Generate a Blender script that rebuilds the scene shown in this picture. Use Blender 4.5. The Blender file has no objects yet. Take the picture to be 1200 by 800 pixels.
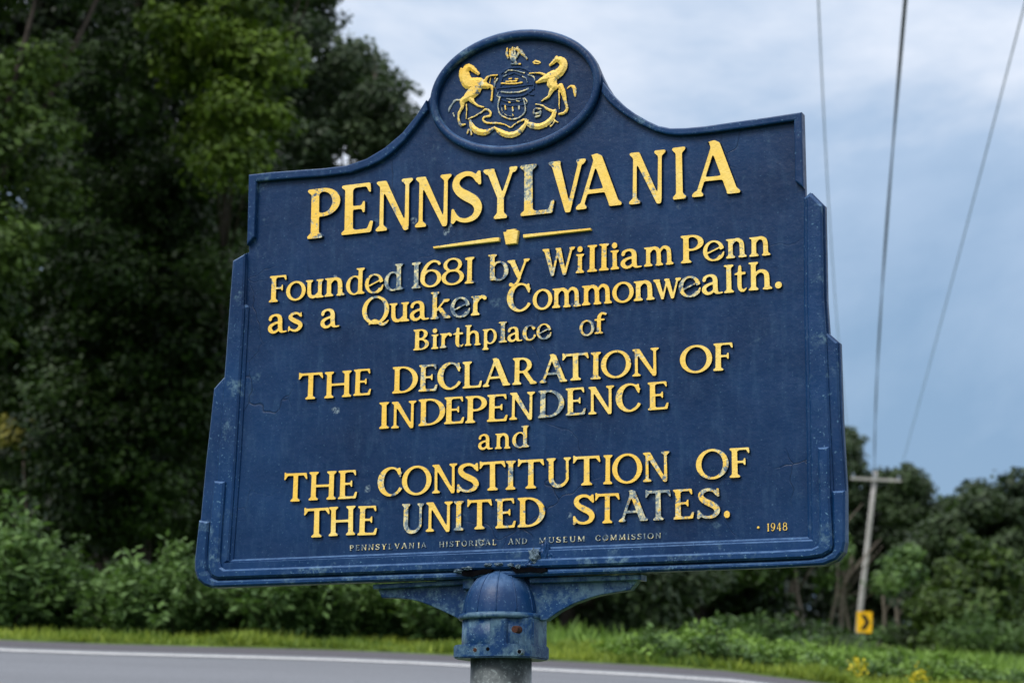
import bpy, bmesh, math, random
import numpy as np
from mathutils import Vector, Matrix
from mathutils.geometry import tessellate_polygon
from mathutils import noise as mn

R = math.radians
S = bpy.context.scene
COL = S.collection
rng = np.random.default_rng(7)
random.seed(7)

# ------------------------------------------------------------------ camera
F = 2587.0                       # focal length in pixels of a 1200 px wide frame
PITCH, ROLL, CAMH = math.atan(340 / F), R(3.0), 1.6
cam_d = bpy.data.cameras.new('camera')
cam = bpy.data.objects.new('camera', cam_d)
COL.objects.link(cam)
cam_d.sensor_width = 36.0
cam_d.lens = F / 1200 * 36
cam_d.clip_start, cam_d.clip_end = 0.1, 3000
CR = Matrix.Rotation(math.pi / 2 + PITCH, 3, 'X') @ Matrix.Rotation(ROLL, 3, 'Z')
CP = Vector((0, 0, CAMH))
cam.matrix_world = Matrix.Translation(CP) @ CR.to_4x4()
cam_d.dof.use_dof = True
cam_d.dof.focus_distance = 4.0
cam_d.dof.aperture_fstop = 7.6
S.camera = cam

# ------------------------------------------------------------------ light, sky, exposure
SUN_EL, SUN_AZ = 50.0, 226.0     # degrees; azimuth clockwise from +Y (the view), so it stands behind the camera
S.view_settings.view_transform = 'Standard'
S.view_settings.look = 'None'
S.view_settings.exposure = 0.4
S.view_settings.gamma = 1.0
sun_d = bpy.data.lights.new('sun', 'SUN')
sun_d.energy, sun_d.angle, sun_d.color = 1.9, R(26), (1.0, 0.96, 0.9)
sun = bpy.data.objects.new('sun', sun_d)
COL.objects.link(sun)
sd = Vector((math.sin(R(SUN_AZ)) * math.cos(R(SUN_EL)), math.cos(R(SUN_AZ)) * math.cos(R(SUN_EL)), math.sin(R(SUN_EL))))
sun.rotation_euler = sd.to_track_quat('Z', 'Y').to_euler()
W = bpy.data.worlds.new('World')
S.world = W
W.use_nodes = True
wt = W.node_tree
wt.nodes.clear()


def N(t, typ, **kw):
    n = t.nodes.new(typ)
    for k, v in kw.items():
        if hasattr(n, k):
            setattr(n, k, v)
        else:
            n.inputs[k].default_value = v
    return n


def ramp(t, fac, stops, interp='LINEAR'):
    r = t.nodes.new('ShaderNodeValToRGB')
    r.color_ramp.interpolation = interp
    el = r.color_ramp.elements
    while len(el) < len(stops):
        el.new(0.5)
    for e, (p, c) in zip(el, stops):
        e.position = p
        e.color = (c, c, c, 1) if isinstance(c, (int, float)) else (*c, 1)
    t.links.new(fac, r.inputs[0])
    return r


def mix(t, fac, a, b, blend='MIX'):
    m = t.nodes.new('ShaderNodeMix')
    m.data_type = 'RGBA'
    m.blend_type = blend
    for s, v in ((m.inputs[0], fac), (m.inputs[6], a), (m.inputs[7], b)):
        if isinstance(v, (int, float)):
            s.default_value = v
        elif isinstance(v, tuple):
            s.default_value = (*v, 1)
        else:
            t.links.new(v, s)
    return m.outputs[2]


def math_(t, op, a, b=0.0, c=None):
    m = t.nodes.new('ShaderNodeMath')
    m.operation = op
    for i, v in enumerate((a, b, c)):
        if v is None:
            continue
        if isinstance(v, (int, float)):
            m.inputs[i].default_value = v
        else:
            t.links.new(v, m.inputs[i])
    return m.outputs[0]


def noise(t, vec, scale, detail=4, rough=0.55, dist=0.0):
    n = N(t, 'ShaderNodeTexNoise')
    n.inputs['Scale'].default_value = scale
    n.inputs['Detail'].default_value = detail
    n.inputs['Roughness'].default_value = rough
    n.inputs['Distortion'].default_value = dist
    if vec is not None:
        t.links.new(vec, n.inputs['Vector'])
    return n.outputs['Fac']


sky = N(wt, 'ShaderNodeTexSky')
sky.sky_type = 'NISHITA'
sky.sun_disc = False
sky.sun_elevation = R(SUN_EL)
sky.sun_rotation = R(SUN_AZ)
tc = N(wt, 'ShaderNodeTexCoord')
mp = N(wt, 'ShaderNodeMapping')
mp.inputs['Location'].default_value = (7.4, 2.6, 0.6)
mp.inputs['Scale'].default_value = (1.0, 1.0, 1.9)
wt.links.new(tc.outputs['Generated'], mp.inputs['Vector'])
n1 = noise(wt, mp.outputs[0], 2.6, 7, 0.58, 0.35)
n2 = noise(wt, mp.outputs[0], 1.5, 3, 0.5)
sx_ = N(wt, 'ShaderNodeSeparateXYZ')
wt.links.new(tc.outputs['Generated'], sx_.inputs[0])
elev = ramp(wt, sx_.outputs[2], [(0.0, 0.0), (0.34, 1.0)]).outputs[0]      # an overcast sky brightens away from the horizon
n1 = math_(wt, 'ADD', math_(wt, 'MULTIPLY', n1, 0.75), math_(wt, 'MULTIPLY', elev, 0.28))
cl = ramp(wt, n1, [(0.38, (1.9, 3.05, 4.7)), (0.52, (3.4, 4.5, 6.1)), (0.66, (7.6, 7.9, 8.6))])
zen = ramp(wt, sx_.outputs[2], [(0.30, (1.0, 1.0, 1.0)), (1.0, (2.3, 2.25, 2.15))])   # CIE overcast: the zenith is two to three times the horizon
zcl = mix(wt, 1.0, cl.outputs[0], zen.outputs[0], 'MULTIPLY')
dens = ramp(wt, n2, [(0.3, 0.74), (0.6, 0.97)])
bg = N(wt, 'ShaderNodeBackground', Strength=0.1)
wo = N(wt, 'ShaderNodeOutputWorld')
wt.links.new(mix(wt, dens.outputs[0], sky.outputs[0], zcl), bg.inputs['Color'])
wt.links.new(bg.outputs[0], wo.inputs[0])


# ------------------------------------------------------------------ helpers
def px(x, y, Y):
    """the place on the upright plane at distance Y that the photograph shows at (x, y)"""
    d = CR @ Vector(((x - 600) / F, -(y - 400) / F, -1))
    return CP + d * (Y / d.y)


def tag(o, label=None, cat=None, group=None, kind=None):
    for k, v in (('label', label), ('category', cat), ('group', group), ('kind', kind)):
        if v:
            o[k] = v
    return o


def empty(name, loc=(0, 0, 0), rot=None):
    o = bpy.data.objects.new(name, None)
    o.empty_display_size = 0.2
    COL.objects.link(o)
    o.location = loc
    if rot:
        o.rotation_euler = rot
    return o


def link(name, me, parent=None, mats=()):
    o = bpy.data.objects.new(name, me)
    COL.objects.link(o)
    if parent:
        o.parent = parent
    for m in mats:
        if m and m.name not in [x.name for x in me.materials if x]:
            me.materials.append(m)
    return o


def mesh(name, verts, faces, mats=(), parent=None, smooth=False, midx=None):
    me = bpy.data.meshes.new(name)
    me.from_pydata([tuple(v) for v in verts], [], faces)
    if smooth:
        me.shade_smooth()
    o = link(name, me, parent, mats)
    if midx is not None:
        me.polygons.foreach_set('material_index', midx)
    return o


def bm_obj(name, bm, mat, parent=None, smooth=False):
    me = bpy.data.meshes.new(name)
    bmesh.ops.recalc_face_normals(bm, faces=bm.faces)
    bm.to_mesh(me)
    bm.free()
    if smooth:
        me.shade_smooth()
    return link(name, me, parent, (mat,))


def tube(bm, pts, radii, n=8, cap=True):
    """a tapered tube through pts"""
    rings = []
    for i, p in enumerate(pts):
        p = Vector(p)
        a = Vector(pts[max(i - 1, 0)])
        b = Vector(pts[min(i + 1, len(pts) - 1)])
        d = (b - a).normalized()
        s = d.cross(Vector((0.3, 1, 0.1))).normalized()
        t = d.cross(s)
        rings.append([bm.verts.new(p + (s * math.cos(2 * math.pi * k / n) + t * math.sin(2 * math.pi * k / n)) * radii[i]) for k in range(n)])
    for r0, r1 in zip(rings, rings[1:]):
        for k in range(n):
            bm.faces.new((r0[k], r0[(k + 1) % n], r1[(k + 1) % n], r1[k]))
    if cap:
        bm.faces.new(rings[0][::-1])
        bm.faces.new(rings[-1])


def prism(name, pts, h0, h1, mat, parent, bev=0.002, seg=2):
    """outline pts in (u, v) of the sign, raised from h0 to h1 towards the viewer"""
    area = sum(a[0] * b[1] - b[0] * a[1] for a, b in zip(pts, pts[1:] + pts[:1]))
    if area < 0:
        pts = pts[::-1]
    n = len(pts)

    def inset(d):
        out = []
        for i in range(n):
            p, a, b_ = Vector(pts[i]), Vector(pts[i - 1]), Vector(pts[(i + 1) % n])
            e0, e1 = (p - a).normalized(), (b_ - p).normalized()
            n0, n1 = Vector((-e0.y, e0.x)), Vector((-e1.y, e1.x))
            m_ = n0 + n1
            m_ = m_ / max(m_.length_squared, 0.8) * 2
            out.append(tuple(p + m_ * d))
        return out
    lv = [(0.0, h0), (0.0, h1)] if bev <= 0 else [(0.0, h0), (0.0, h1 - bev)] + ([(bev * 0.3, h1 - bev * 0.3)] if seg > 1 else []) + [(bev, h1)]
    bm = bmesh.new()
    rows = [[bm.verts.new((u, -h, v)) for u, v in (inset(d) if d else pts)] for d, h in lv]
    for r0, r1 in zip(rows, rows[1:]):
        for i in range(n):
            bm.faces.new((r0[i], r0[(i + 1) % n], r1[(i + 1) % n], r1[i]))
    for row, fl in ((rows[-1], False), (rows[0], True)):
        for tri in tessellate_polygon([[Vector((v.co.x, v.co.z, 0)) for v in row]]):
            if len(set(tri)) == 3:
                try:
                    bm.faces.new([row[k] for k in (tri[::-1] if fl else tri)])
                except ValueError:
                    pass
    return bm_obj(name, bm, mat, parent)


# ------------------------------------------------------------------ materials
def new_mat(name, rough=0.6, spec=0.5):
    m = bpy.data.materials.new(name)
    m.use_nodes = True
    t = m.node_tree
    b = t.nodes['Principled BSDF']
    b.inputs['Roughness'].default_value = rough
    b.inputs['Specular IOR Level'].default_value = spec
    return m, t, b


def bump(t, b, h, strength, dist, prev=None):
    n = N(t, 'ShaderNodeBump', Strength=strength, Distance=dist)
    t.links.new(h, n.inputs['Height'])
    if prev:
        t.links.new(prev, n.inputs['Normal'])
    t.links.new(n.outputs[0], b.inputs['Normal'])
    return n.outputs[0]


def blue_paint(name, oxide=0.25, cracks=False, bright=1.0):
    m, t, b = new_mat(name, 0.5, 0.2)
    co = N(t, 'ShaderNodeTexCoord').outputs['Object']
    a = noise(t, co, 5, 5, 0.6)
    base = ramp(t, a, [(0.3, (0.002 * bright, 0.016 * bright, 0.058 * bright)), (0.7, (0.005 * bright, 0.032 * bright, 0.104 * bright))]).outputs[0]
    # chalky fade in streaks
    mpp = N(t, 'ShaderNodeMapping')
    mpp.inputs['Scale'].default_value = (60, 60, 14)
    t.links.new(co, mpp.inputs[0])
    st = noise(t, mpp.outputs[0], 1.0, 5, 0.7)
    base = mix(t, math_(t, 'MULTIPLY', ramp(t, st, [(0.5, 0), (0.75, 1)]).outputs[0], 0.30), base, (0.045, 0.10, 0.19))
    # pale oxide specks and patches
    sp = noise(t, co, 230, 3, 0.6)
    pt = noise(t, co, 16, 4, 0.6)
    spm = ramp(t, sp, [(0.635, 0), (0.69, 1)]).outputs[0]
    base = mix(t, math_(t, 'MULTIPLY', spm, min(1, 0.25 + oxide)), base, (0.10, 0.20, 0.31))
    pm = math_(t, 'MULTIPLY', ramp(t, pt, [(0.66 - 0.16 * oxide, 0), (0.74 - 0.1 * oxide, 1)]).outputs[0],
               ramp(t, noise(t, co, 120, 4, 0.7), [(0.42, 0), (0.6, 1)]).outputs[0])
    base = mix(t, math_(t, 'MULTIPLY', pm, 0.35 + 0.4 * oxide), base, (0.16, 0.27, 0.34))
    # pale scuffing plus a sky highlight painted into ledges that face up
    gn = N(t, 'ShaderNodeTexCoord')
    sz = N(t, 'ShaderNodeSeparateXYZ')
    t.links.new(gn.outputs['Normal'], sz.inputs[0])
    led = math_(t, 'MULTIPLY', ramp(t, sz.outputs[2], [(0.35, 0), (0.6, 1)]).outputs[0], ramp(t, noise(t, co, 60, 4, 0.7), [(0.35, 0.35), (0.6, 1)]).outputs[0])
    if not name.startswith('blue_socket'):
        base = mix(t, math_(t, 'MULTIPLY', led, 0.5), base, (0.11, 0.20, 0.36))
    h = noise(t, co, 90, 5, 0.65)
    nn = bump(t, b, h, 0.3, 0.003)
    nn = bump(t, b, noise(t, co, 12, 3, 0.5), 0.25, 0.010, nn)
    if cracks:
        wob = N(t, 'ShaderNodeVectorMath', operation='ADD')
        nz = N(t, 'ShaderNodeTexNoise')
        nz.inputs['Scale'].default_value = 14
        sc = N(t, 'ShaderNodeVectorMath', operation='SCALE')
        sc.inputs['Scale'].default_value = 0.06
        t.links.new(co, nz.inputs['Vector'])
        t.links.new(nz.outputs['Color'], sc.inputs[0])
        t.links.new(co, wob.inputs[0])
        t.links.new(sc.outputs[0], wob.inputs[1])
        vo = N(t, 'ShaderNodeTexVoronoi', feature='DISTANCE_TO_EDGE')
        vo.inputs['Scale'].default_value = 8.0
        t.links.new(wob.outputs[0], vo.inputs['Vector'])
        cr = ramp(t, vo.outputs['Distance'], [(0.0, 0), (0.012, 1)]).outputs[0]
        msk = ramp(t, noise(t, co, 4.5, 2, 0.5), [(0.56, 0), (0.66, 1)]).outputs[0]
        crm = mix(t, msk, (1.0, 1.0, 1.0), cr)
        bump(t, b, crm, 0.35, 0.0015, nn)
        # small white chips
        v2 = N(t, 'ShaderNodeTexVoronoi')
        v2.inputs['Scale'].default_value = 13
        v2.inputs['Randomness'].default_value = 1
        t.links.new(wob.outputs[0], v2.inputs['Vector'])
        big = N(t, 'ShaderNodeSeparateColor')
        t.links.new(v2.outputs['Color'], big.inputs[0])
        chip = math_(t, 'MULTIPLY', ramp(t, v2.outputs['Distance'], [(0.06, 1), (0.10, 0)]).outputs[0],
                     ramp(t, big.outputs[0], [(0.55, 0), (0.6, 1)]).outputs[0])
        chip = math_(t, 'MULTIPLY', chip, ramp(t, noise(t, co, 170, 3, 0.7), [(0.45, 0), (0.55, 1)]).outputs[0])
        base = mix(t, math_(t, 'MULTIPLY', chip, 0.6), base, (0.30, 0.38, 0.42))
        base = mix(t, math_(t, 'ADD', math_(t, 'MULTIPLY', crm, 0.6), 0.4), (0.001, 0.006, 0.022), base)   # darker along the cracks
    t.links.new(base, b.inputs['Base Color'])
    rr = ramp(t, noise(t, co, 40, 4, 0.6), [(0.3, 0.30), (0.7, 0.46)])
    t.links.new(rr.outputs[0], b.inputs['Roughness'])
    return m


def gold_paint(name, wear_base=0.0):
    m, t, b = new_mat(name, 0.5, 0.4)
    co = N(t, 'ShaderNodeTexCoord').outputs['Object']
    oi = N(t, 'ShaderNodeObjectInfo')
    ad = N(t, 'ShaderNodeVectorMath', operation='MULTIPLY_ADD')
    geo = N(t, 'ShaderNodeNewGeometry')
    pos = geo.outputs['Position']
    att = N(t, 'ShaderNodeAttribute', attribute_type='OBJECT', attribute_name='wear')
    g = ramp(t, noise(t, pos, 26, 4, 0.6), [(0.3, (0.84, 0.54, 0.09)), (0.5, (0.88, 0.62, 0.145)), (0.72, (0.90, 0.68, 0.23))]).outputs[0]
    hue = ramp(t, noise(t, pos, 3.5, 2, 0.5), [(0.42, 0), (0.62, 1)]).outputs[0]
    g = mix(t, math_(t, 'MULTIPLY', hue, 0.7), g, (0.86, 0.50, 0.045))
    g = mix(t, ramp(t, noise(t, pos, 75, 5, 0.75), [(0.5, 0), (0.75, 0.5)]).outputs[0], g, (0.50, 0.33, 0.09))   # grime in the brush marks
    w1 = noise(t, pos, 30, 5, 0.72)
    w2 = noise(t, pos, 140, 4, 0.7)
    ww = math_(t, 'ADD', math_(t, 'MULTIPLY', w1, 0.65), math_(t, 'MULTIPLY', w2, 0.35))
    thr = math_(t, 'ADD', ww, math_(t, 'MULTIPLY', att.outputs['Fac'], 0.17))
    wm = ramp(t, thr, [(0.60, 0), (0.645, 1)]).outputs[0]
    worn = ramp(t, noise(t, pos, 90, 4, 0.7), [(0.36, (0.03, 0.07, 0.14)), (0.48, (0.22, 0.27, 0.28)), (0.58, (0.70, 0.60, 0.33))]).outputs[0]
    t.links.new(mix(t, wm, g, worn), b.inputs['Base Color'])
    # hairline cracks
    vo = N(t, 'ShaderNodeTexVoronoi', feature='DISTANCE_TO_EDGE')
    vo.inputs['Scale'].default_value = 45
    t.links.new(pos, vo.inputs['Vector'])
    nn = bump(t, b, noise(t, pos, 150, 4, 0.7), 0.5, 0.002)
    nn = bump(t, b, wm, 0.4, -0.001, nn)
    bump(t, b, ramp(t, vo.outputs['Distance'], [(0, 0), (0.03, 1)]).outputs[0], 0.35, 0.001, nn)
    return m


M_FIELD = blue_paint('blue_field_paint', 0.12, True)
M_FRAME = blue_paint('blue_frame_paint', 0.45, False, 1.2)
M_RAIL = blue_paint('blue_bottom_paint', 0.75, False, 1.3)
M_SIDE = blue_paint('shaded_blue_letter_side', 0.0, False, 0.35)  # sign blue, darkened so the shade around the letters is in the colour
M_GOLD = gold_paint('gold_letter_paint')


def socket_mat():
    m = blue_paint('blue_socket_paint', 1.0, False, 1.2)
    t = m.node_tree
    b = t.nodes['Principled BSDF']
    src = b.inputs['Base Color'].links[0].from_socket
    co = N(t, 'ShaderNodeTexCoord').outputs['Object']
    f = ramp(t, noise(t, co, 22, 5, 0.75), [(0.46, 0), (0.6, 1)]).outputs[0]
    t.links.new(mix(t, math_(t, 'MULTIPLY', f, 0.6), src, (0.11, 0.19, 0.24)), b.inputs['Base Color'])
    return m


M_SOCK = socket_mat()


def metal_post():
    m, t, b = new_mat('weathered_post_metal', 0.55, 0.5)
    co = N(t, 'ShaderNodeTexCoord').outputs['Object']
    a = noise(t, co, 35, 6, 0.7)
    c = ramp(t, a, [(0.35, (0.06, 0.07, 0.075)), (0.55, (0.14, 0.16, 0.165)), (0.7, (0.26, 0.28, 0.28))]).outputs[0]
    d = ramp(t, noise(t, co, 140, 3, 0.6), [(0.58, 0), (0.66, 1)]).outputs[0]
    t.links.new(mix(t, d, c, (0.24, 0.28, 0.28)), b.inputs['Base Color'])
    b.inputs['Metallic'].default_value = 0.3
    bump(t, b, a, 0.4, 0.003)
    return m


def simple(name, c1, c2, scale=20, rough=0.8, bstr=0.3, bdist=0.01, spec=0.3):
    m, t, b = new_mat(name, rough, spec)
    co = N(t, 'ShaderNodeTexCoord').outputs['Object']
    a = noise(t, co, scale, 5, 0.65)
    t.links.new(ramp(t, a, [(0.3, c1), (0.7, c2)]).outputs[0], b.inputs['Base Color'])
    if bstr:
        bump(t, b, a, bstr, bdist)
    return m


M_POST = metal_post()
M_RUST = simple('rusty_bolt', (0.02, 0.007, 0.005), (0.09, 0.03, 0.018), 200, 0.9)
M_DARK = simple('dark_hole', (0.002, 0.002, 0.003), (0.006, 0.006, 0.007), 50, 1.0, 0, 0, 0.0)
M_TORN = simple('torn_metal', (0.012, 0.035, 0.08), (0.20, 0.28, 0.34), 160, 0.6, 0.8, 0.01)
M_BARK = simple('grey_brown_bark', (0.018, 0.014, 0.011), (0.07, 0.055, 0.045), 14, 0.9, 0.8, 0.03)
M_PALEBARK = simple('pale_bark', (0.07, 0.058, 0.045), (0.19, 0.16, 0.125), 10, 0.9, 0.8, 0.03)
M_POLE = simple('weathered_pole_wood', (0.22, 0.21, 0.20), (0.42, 0.40, 0.39), 4, 0.9, 0.5, 0.02)
M_WIRE = simple('wire_sheath', (0.02, 0.025, 0.035), (0.05, 0.06, 0.075), 5, 0.6, 0)
M_WIRE2 = simple('bare_wire', (0.16, 0.2, 0.26), (0.22, 0.27, 0.33), 5, 0.5, 0)


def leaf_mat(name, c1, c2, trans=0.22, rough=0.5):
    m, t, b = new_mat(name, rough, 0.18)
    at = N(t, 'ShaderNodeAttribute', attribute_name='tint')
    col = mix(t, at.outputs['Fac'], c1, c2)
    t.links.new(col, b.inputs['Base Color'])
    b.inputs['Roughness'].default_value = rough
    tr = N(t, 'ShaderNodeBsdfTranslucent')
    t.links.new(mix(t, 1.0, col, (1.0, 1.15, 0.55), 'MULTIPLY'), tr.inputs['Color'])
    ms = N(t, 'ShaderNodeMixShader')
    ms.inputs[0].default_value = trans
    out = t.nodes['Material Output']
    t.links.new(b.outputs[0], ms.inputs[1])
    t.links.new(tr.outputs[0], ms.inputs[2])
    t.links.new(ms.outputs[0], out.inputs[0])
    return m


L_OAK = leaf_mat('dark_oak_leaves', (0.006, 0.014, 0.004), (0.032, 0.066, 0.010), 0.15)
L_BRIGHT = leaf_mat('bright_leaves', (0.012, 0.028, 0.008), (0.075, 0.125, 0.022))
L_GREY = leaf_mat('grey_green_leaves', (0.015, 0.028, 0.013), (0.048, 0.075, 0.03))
L_SUNLIT = leaf_mat('sunlit_green_leaves', (0.022, 0.045, 0.006), (0.12, 0.19, 0.018))  # lighter yellow green, the sun on these boughs put into the leaf colour
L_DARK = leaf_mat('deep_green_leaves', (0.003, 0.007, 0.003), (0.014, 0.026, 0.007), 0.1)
L_BUSH = leaf_mat('bush_leaves', (0.03, 0.068, 0.022), (0.13, 0.215, 0.062))
L_WEED = leaf_mat('weed_leaves', (0.07, 0.13, 0.03), (0.20, 0.32, 0.06))
L_GRASS = leaf_mat('grass_blades', (0.07, 0.13, 0.022), (0.27, 0.33, 0.045))
L_YELL = leaf_mat('yellowing_leaves', (0.12, 0.11, 0.02), (0.26, 0.24, 0.05))
L_FLOW = leaf_mat('goldenrod_flowers', (0.5, 0.38, 0.02), (0.8, 0.65, 0.04))

# ------------------------------------------------------------------ terrain and road
ROADN, LINE, VERGE = 7.4, 14.0, 14.62


def sst(a, b, x):
    t = min(max((x - a) / (b - a), 0.0), 1.0)
    return t * t * (3 - 2 * t)


def line_z(x):
    return CAMH - (0.227 + 0.055 * sst(-0.4, -3.4, x) + 0.10 * sst(1.2, 3.0, x))


def ground_z(x, y):
    zl = line_z(x)
    road = zl + 0.088 * (min(max(y, ROADN), VERGE) - LINE)
    if y < ROADN:
        z = road * sst(3.2, ROADN, y)
        return z + 0.03 * mn.noise(Vector((x * 0.8, y * 0.8, 0)))
    if y <= VERGE:
        return road
    e = y - VERGE
    z = road + 0.02 + 0.05 * sst(0, 3, e) + 0.10 * sst(2, 14, e) + 0.33 * sst(12, 60, e) + 0.6 * sst(60, 150, e)
    z += 6 * sst(150, 700, e)
    return z + 0.02 * min(e, 2) * mn.noise(Vector((x * 0.5, y * 0.5, 3)))


def grid(name, xs, ys, dz, mat, zf=ground_z):
    v = [(x, y, zf(x, y) + dz) for y in ys for x in xs]
    n = len(xs)
    f = [(j * n + i, j * n + i + 1, (j + 1) * n + i + 1, (j + 1) * n + i) for j in range(len(ys) - 1) for i in range(n - 1)]
    return mesh(name, v, f, (mat,), smooth=True)


def frange(a, b, s):
    n = int(round((b - a) / s))
    return [a + (b - a) * i / n for i in range(n + 1)]


gm, t, b = new_mat('grassy_ground', 0.95, 0.1)
co = N(t, 'ShaderNodeTexCoord').outputs['Object']
t.links.new(mix(t, ramp(t, noise(t, co, 3, 6, 0.7), [(0.35, 0), (0.65, 1)]).outputs[0], (0.055, 0.085, 0.02), (0.13, 0.19, 0.035)), b.inputs['Base Color'])
bump(t, b, noise(t, co, 25, 5, 0.7), 0.8, 0.05)
xs = frange(-600, -60, 30) + frange(-58, -12, 2) + frange(-11.5, 12, 0.4) + frange(13, 60, 2) + frange(90, 600, 30)
ys = frange(-60, -6, 6) + frange(-5, 7, 0.5) + [7.39, 7.41] + frange(8, 14, 1.0) + [14.61, 14.63] + frange(15, 24, 0.5) + frange(26, 80, 3) + frange(90, 1500, 47)
tag(grid('ground', xs, ys, 0, gm), kind='structure')

rm, t, b = new_mat('asphalt', 0.85, 0.25)
co = N(t, 'ShaderNodeTexCoord').outputs['Object']
ag = noise(t, co, 160, 3, 0.7)
base = ramp(t, ag, [(0.25, (0.07, 0.075, 0.085)), (0.75, (0.24, 0.25, 0.275))]).outputs[0]
big = N(t, 'ShaderNodeMapping')
big.inputs['Scale'].default_value = (0.15, 1.6, 1)
t.links.new(co, big.inputs[0])
base = mix(t, ramp(t, noise(t, big.outputs[0], 1.2, 4, 0.6), [(0.35, 0.0), (0.7, 0.35)]).outputs[0], base, (0.09, 0.095, 0.105))
t.links.new(base, b.inputs['Base Color'])
bump(t, b, ag, 0.5, 0.008)
rx = frange(-200, -12, 8) + frange(-11, 12, 0.5) + frange(16, 200, 8)
tag(grid('road', rx, [ROADN + 0.02, 8.5, 10, 11.5, 13, 14.2], 0.004, rm), kind='structure')
sm, t, b = new_mat('dark_shoulder_asphalt', 0.9, 0.2)
co = N(t, 'ShaderNodeTexCoord').outputs['Object']
a = noise(t, co, 90, 4, 0.7)
t.links.new(ramp(t, a, [(0.3, (0.05, 0.048, 0.055)), (0.7, (0.12, 0.115, 0.13))]).outputs[0], b.inputs['Base Color'])
bump(t, b, a, 0.6, 0.01)
tag(grid('road_shoulder', rx, [14.2, 14.4, 14.60], 0.005, sm), kind='structure')
wm_, t, b = new_mat('worn_white_line_paint', 0.7, 0.3)
co = N(t, 'ShaderNodeTexCoord').outputs['Object']
t.links.new(ramp(t, noise(t, co, 60, 5, 0.7), [(0.38, (0.22, 0.22, 0.23)), (0.55, (0.52, 0.52, 0.52))]).outputs[0], b.inputs['Base Color'])
tag(grid('road_edge_line', rx, [13.92, 13.97, 14.03], 0.009, wm_), kind='structure')
tag(grid('near_edge_line', rx, [7.75, 7.83, 7.9], 0.008, wm_), kind='structure')
ym_ = simple('worn_yellow_line_paint', (0.45, 0.28, 0.02), (0.6, 0.4, 0.04), 50, 0.7, 0)
tag(grid('centre_line', rx, [10.62, 10.68, 10.74], 0.008, ym_), kind='structure')
tag(grid('centre_line', rx, [10.86, 10.92, 10.98], 0.008, ym_), kind='structure')

# ------------------------------------------------------------------ the sign: frame of reference of its front plane
Vv, Hv, c0 = np.array([713, -12060.]), np.array([-5600, 881.]), np.array([600, 400.])


def _n(a):
    return a / np.linalg.norm(a)


uc = -_n(np.array([*(Hv - c0), F]))
vc = _n(np.array([*(Vv - c0), F]))
vc = _n(vc - uc * (uc @ vc))
wc = np.cross(uc, vc)
wc = wc if wc[2] > 0 else -wc
P0 = np.array([0, 50 / F, 1]) * 4.0


def uv(x, y, h=0.0):
    """photograph position to the sign's own axes, on the plane h metres in front of its field"""
    r = np.array([(x - 600) / F, (y - 400) / F, 1.])
    p = r * ((P0 @ wc - h) / (r @ wc)) - P0
    return float(p @ uc), float(p @ vc)


def cw(v):
    return CR @ Vector((v[0], -v[1], -v[2]))


U3, V3 = cw(uc), cw(vc)
Y3 = -U3.cross(V3).normalized() * -1
Y3 = V3.cross(U3)          # right-handed frame X=U, Y=into the sign, Z=V
O3 = CP + cw(P0)
if Y3.dot(O3 - CP) < 0:
    Y3 = -Y3
POST_L = 2.12
base_pt = O3 - V3 * POST_L
sign = empty('historical_marker')
SM = Matrix((U3, Y3, V3)).transposed().to_4x4()
SM.translation = base_pt
sign.matrix_world = SM
tag(sign, 'blue cast metal historical marker with raised yellow letters on a grey metal post', 'sign')


def up(pts, h=0.0):
    return [(u, v + POST_L) for u, v in (uv(*p, h) for p in pts)]


# plate outline with its stepped sides and the oval on top
EC, EA, EB = (0.0023, 0.5500), 0.1705, 0.1190


def ell(a, b, t0, t1, n):
    return [(EC[0] + a * math.cos(R(t0 + (t1 - t0) * i / n)), EC[1] + POST_L + b * math.sin(R(t0 + (t1 - t0) * i / n))) for i in range(n + 1)]


LT = [(288.4, 288), (291, 204.4), (320, 201.2), (350, 199), (380, 196.8), (406, 193.4), (429, 185.6), (450, 173.2), (471, 155.4), (488.6, 133.5), (500, 113.5)]
RT = [(703.5, 88), (708, 97), (715, 108), (724, 117), (732.5, 124.8), (744, 133), (758.8, 141.4), (771, 147), (785, 149.8), (803, 149.6), (825, 147.6), (860, 142.5), (900, 137), (939, 131), (941.4, 220)]
RB = [(941, 228), (949, 223.5), (964.4, 239), (966.4, 350), (969, 388.6), (982, 400), (985, 490), (989.7, 573), (990, 634.6), (988, 646), (980, 655.8), (965, 661.5)]
LB = [(248, 688), (239, 685), (232, 678.5), (228.8, 669), (228.4, 655), (235.2, 608), (241.4, 540), (246, 500), (250.6, 454), (262.6, 441), (270, 340), (272.4, 305), (280, 298), (287.4, 293.4)]
arc = ell(EA, EB, 159, 20, 40)
outline = up(LT, .011) + arc + up(RT, .011) + up(RB, .014) + up(LB, .014)
prism('plate', outline, -0.012, 0.0, M_FIELD, sign, 0.0015)

prism('back_rail', up([(250, 684), (248, 676), (262, 668), (900, 650), (955, 648), (958, 655), (952, 659.5)], .0), -0.060, -0.0125, M_RAIL, sign, 0.003)
inL = [(500.8, 129), (494, 137.5), (485, 150), (473, 165), (458.8, 179), (446, 188), (432.5, 194.7), (410, 202.3), (380, 206.4), (340, 209.2), (300, 212.6), (297.6, 277)]
prism('frame_rail', up(LT[1:-1] + [(499, 117)] + inL + [(289, 287)], .011), -0.003, 0.011, M_FRAME, sign, 0.003)
inR = [(704.3, 107.5), (709, 114.5), (715, 121), (723, 128), (732.5, 135), (749, 145), (767.6, 153.5), (781, 157), (794, 158.3), (815, 157.2), (840, 154.3), (885, 148), (930, 141.3), (931.2, 212)]
prism('frame_rail', up([(706, 96)] + RT[2:] + inR[::-1], .011), -0.003, 0.011, M_FRAME, sign, 0.003)


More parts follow.
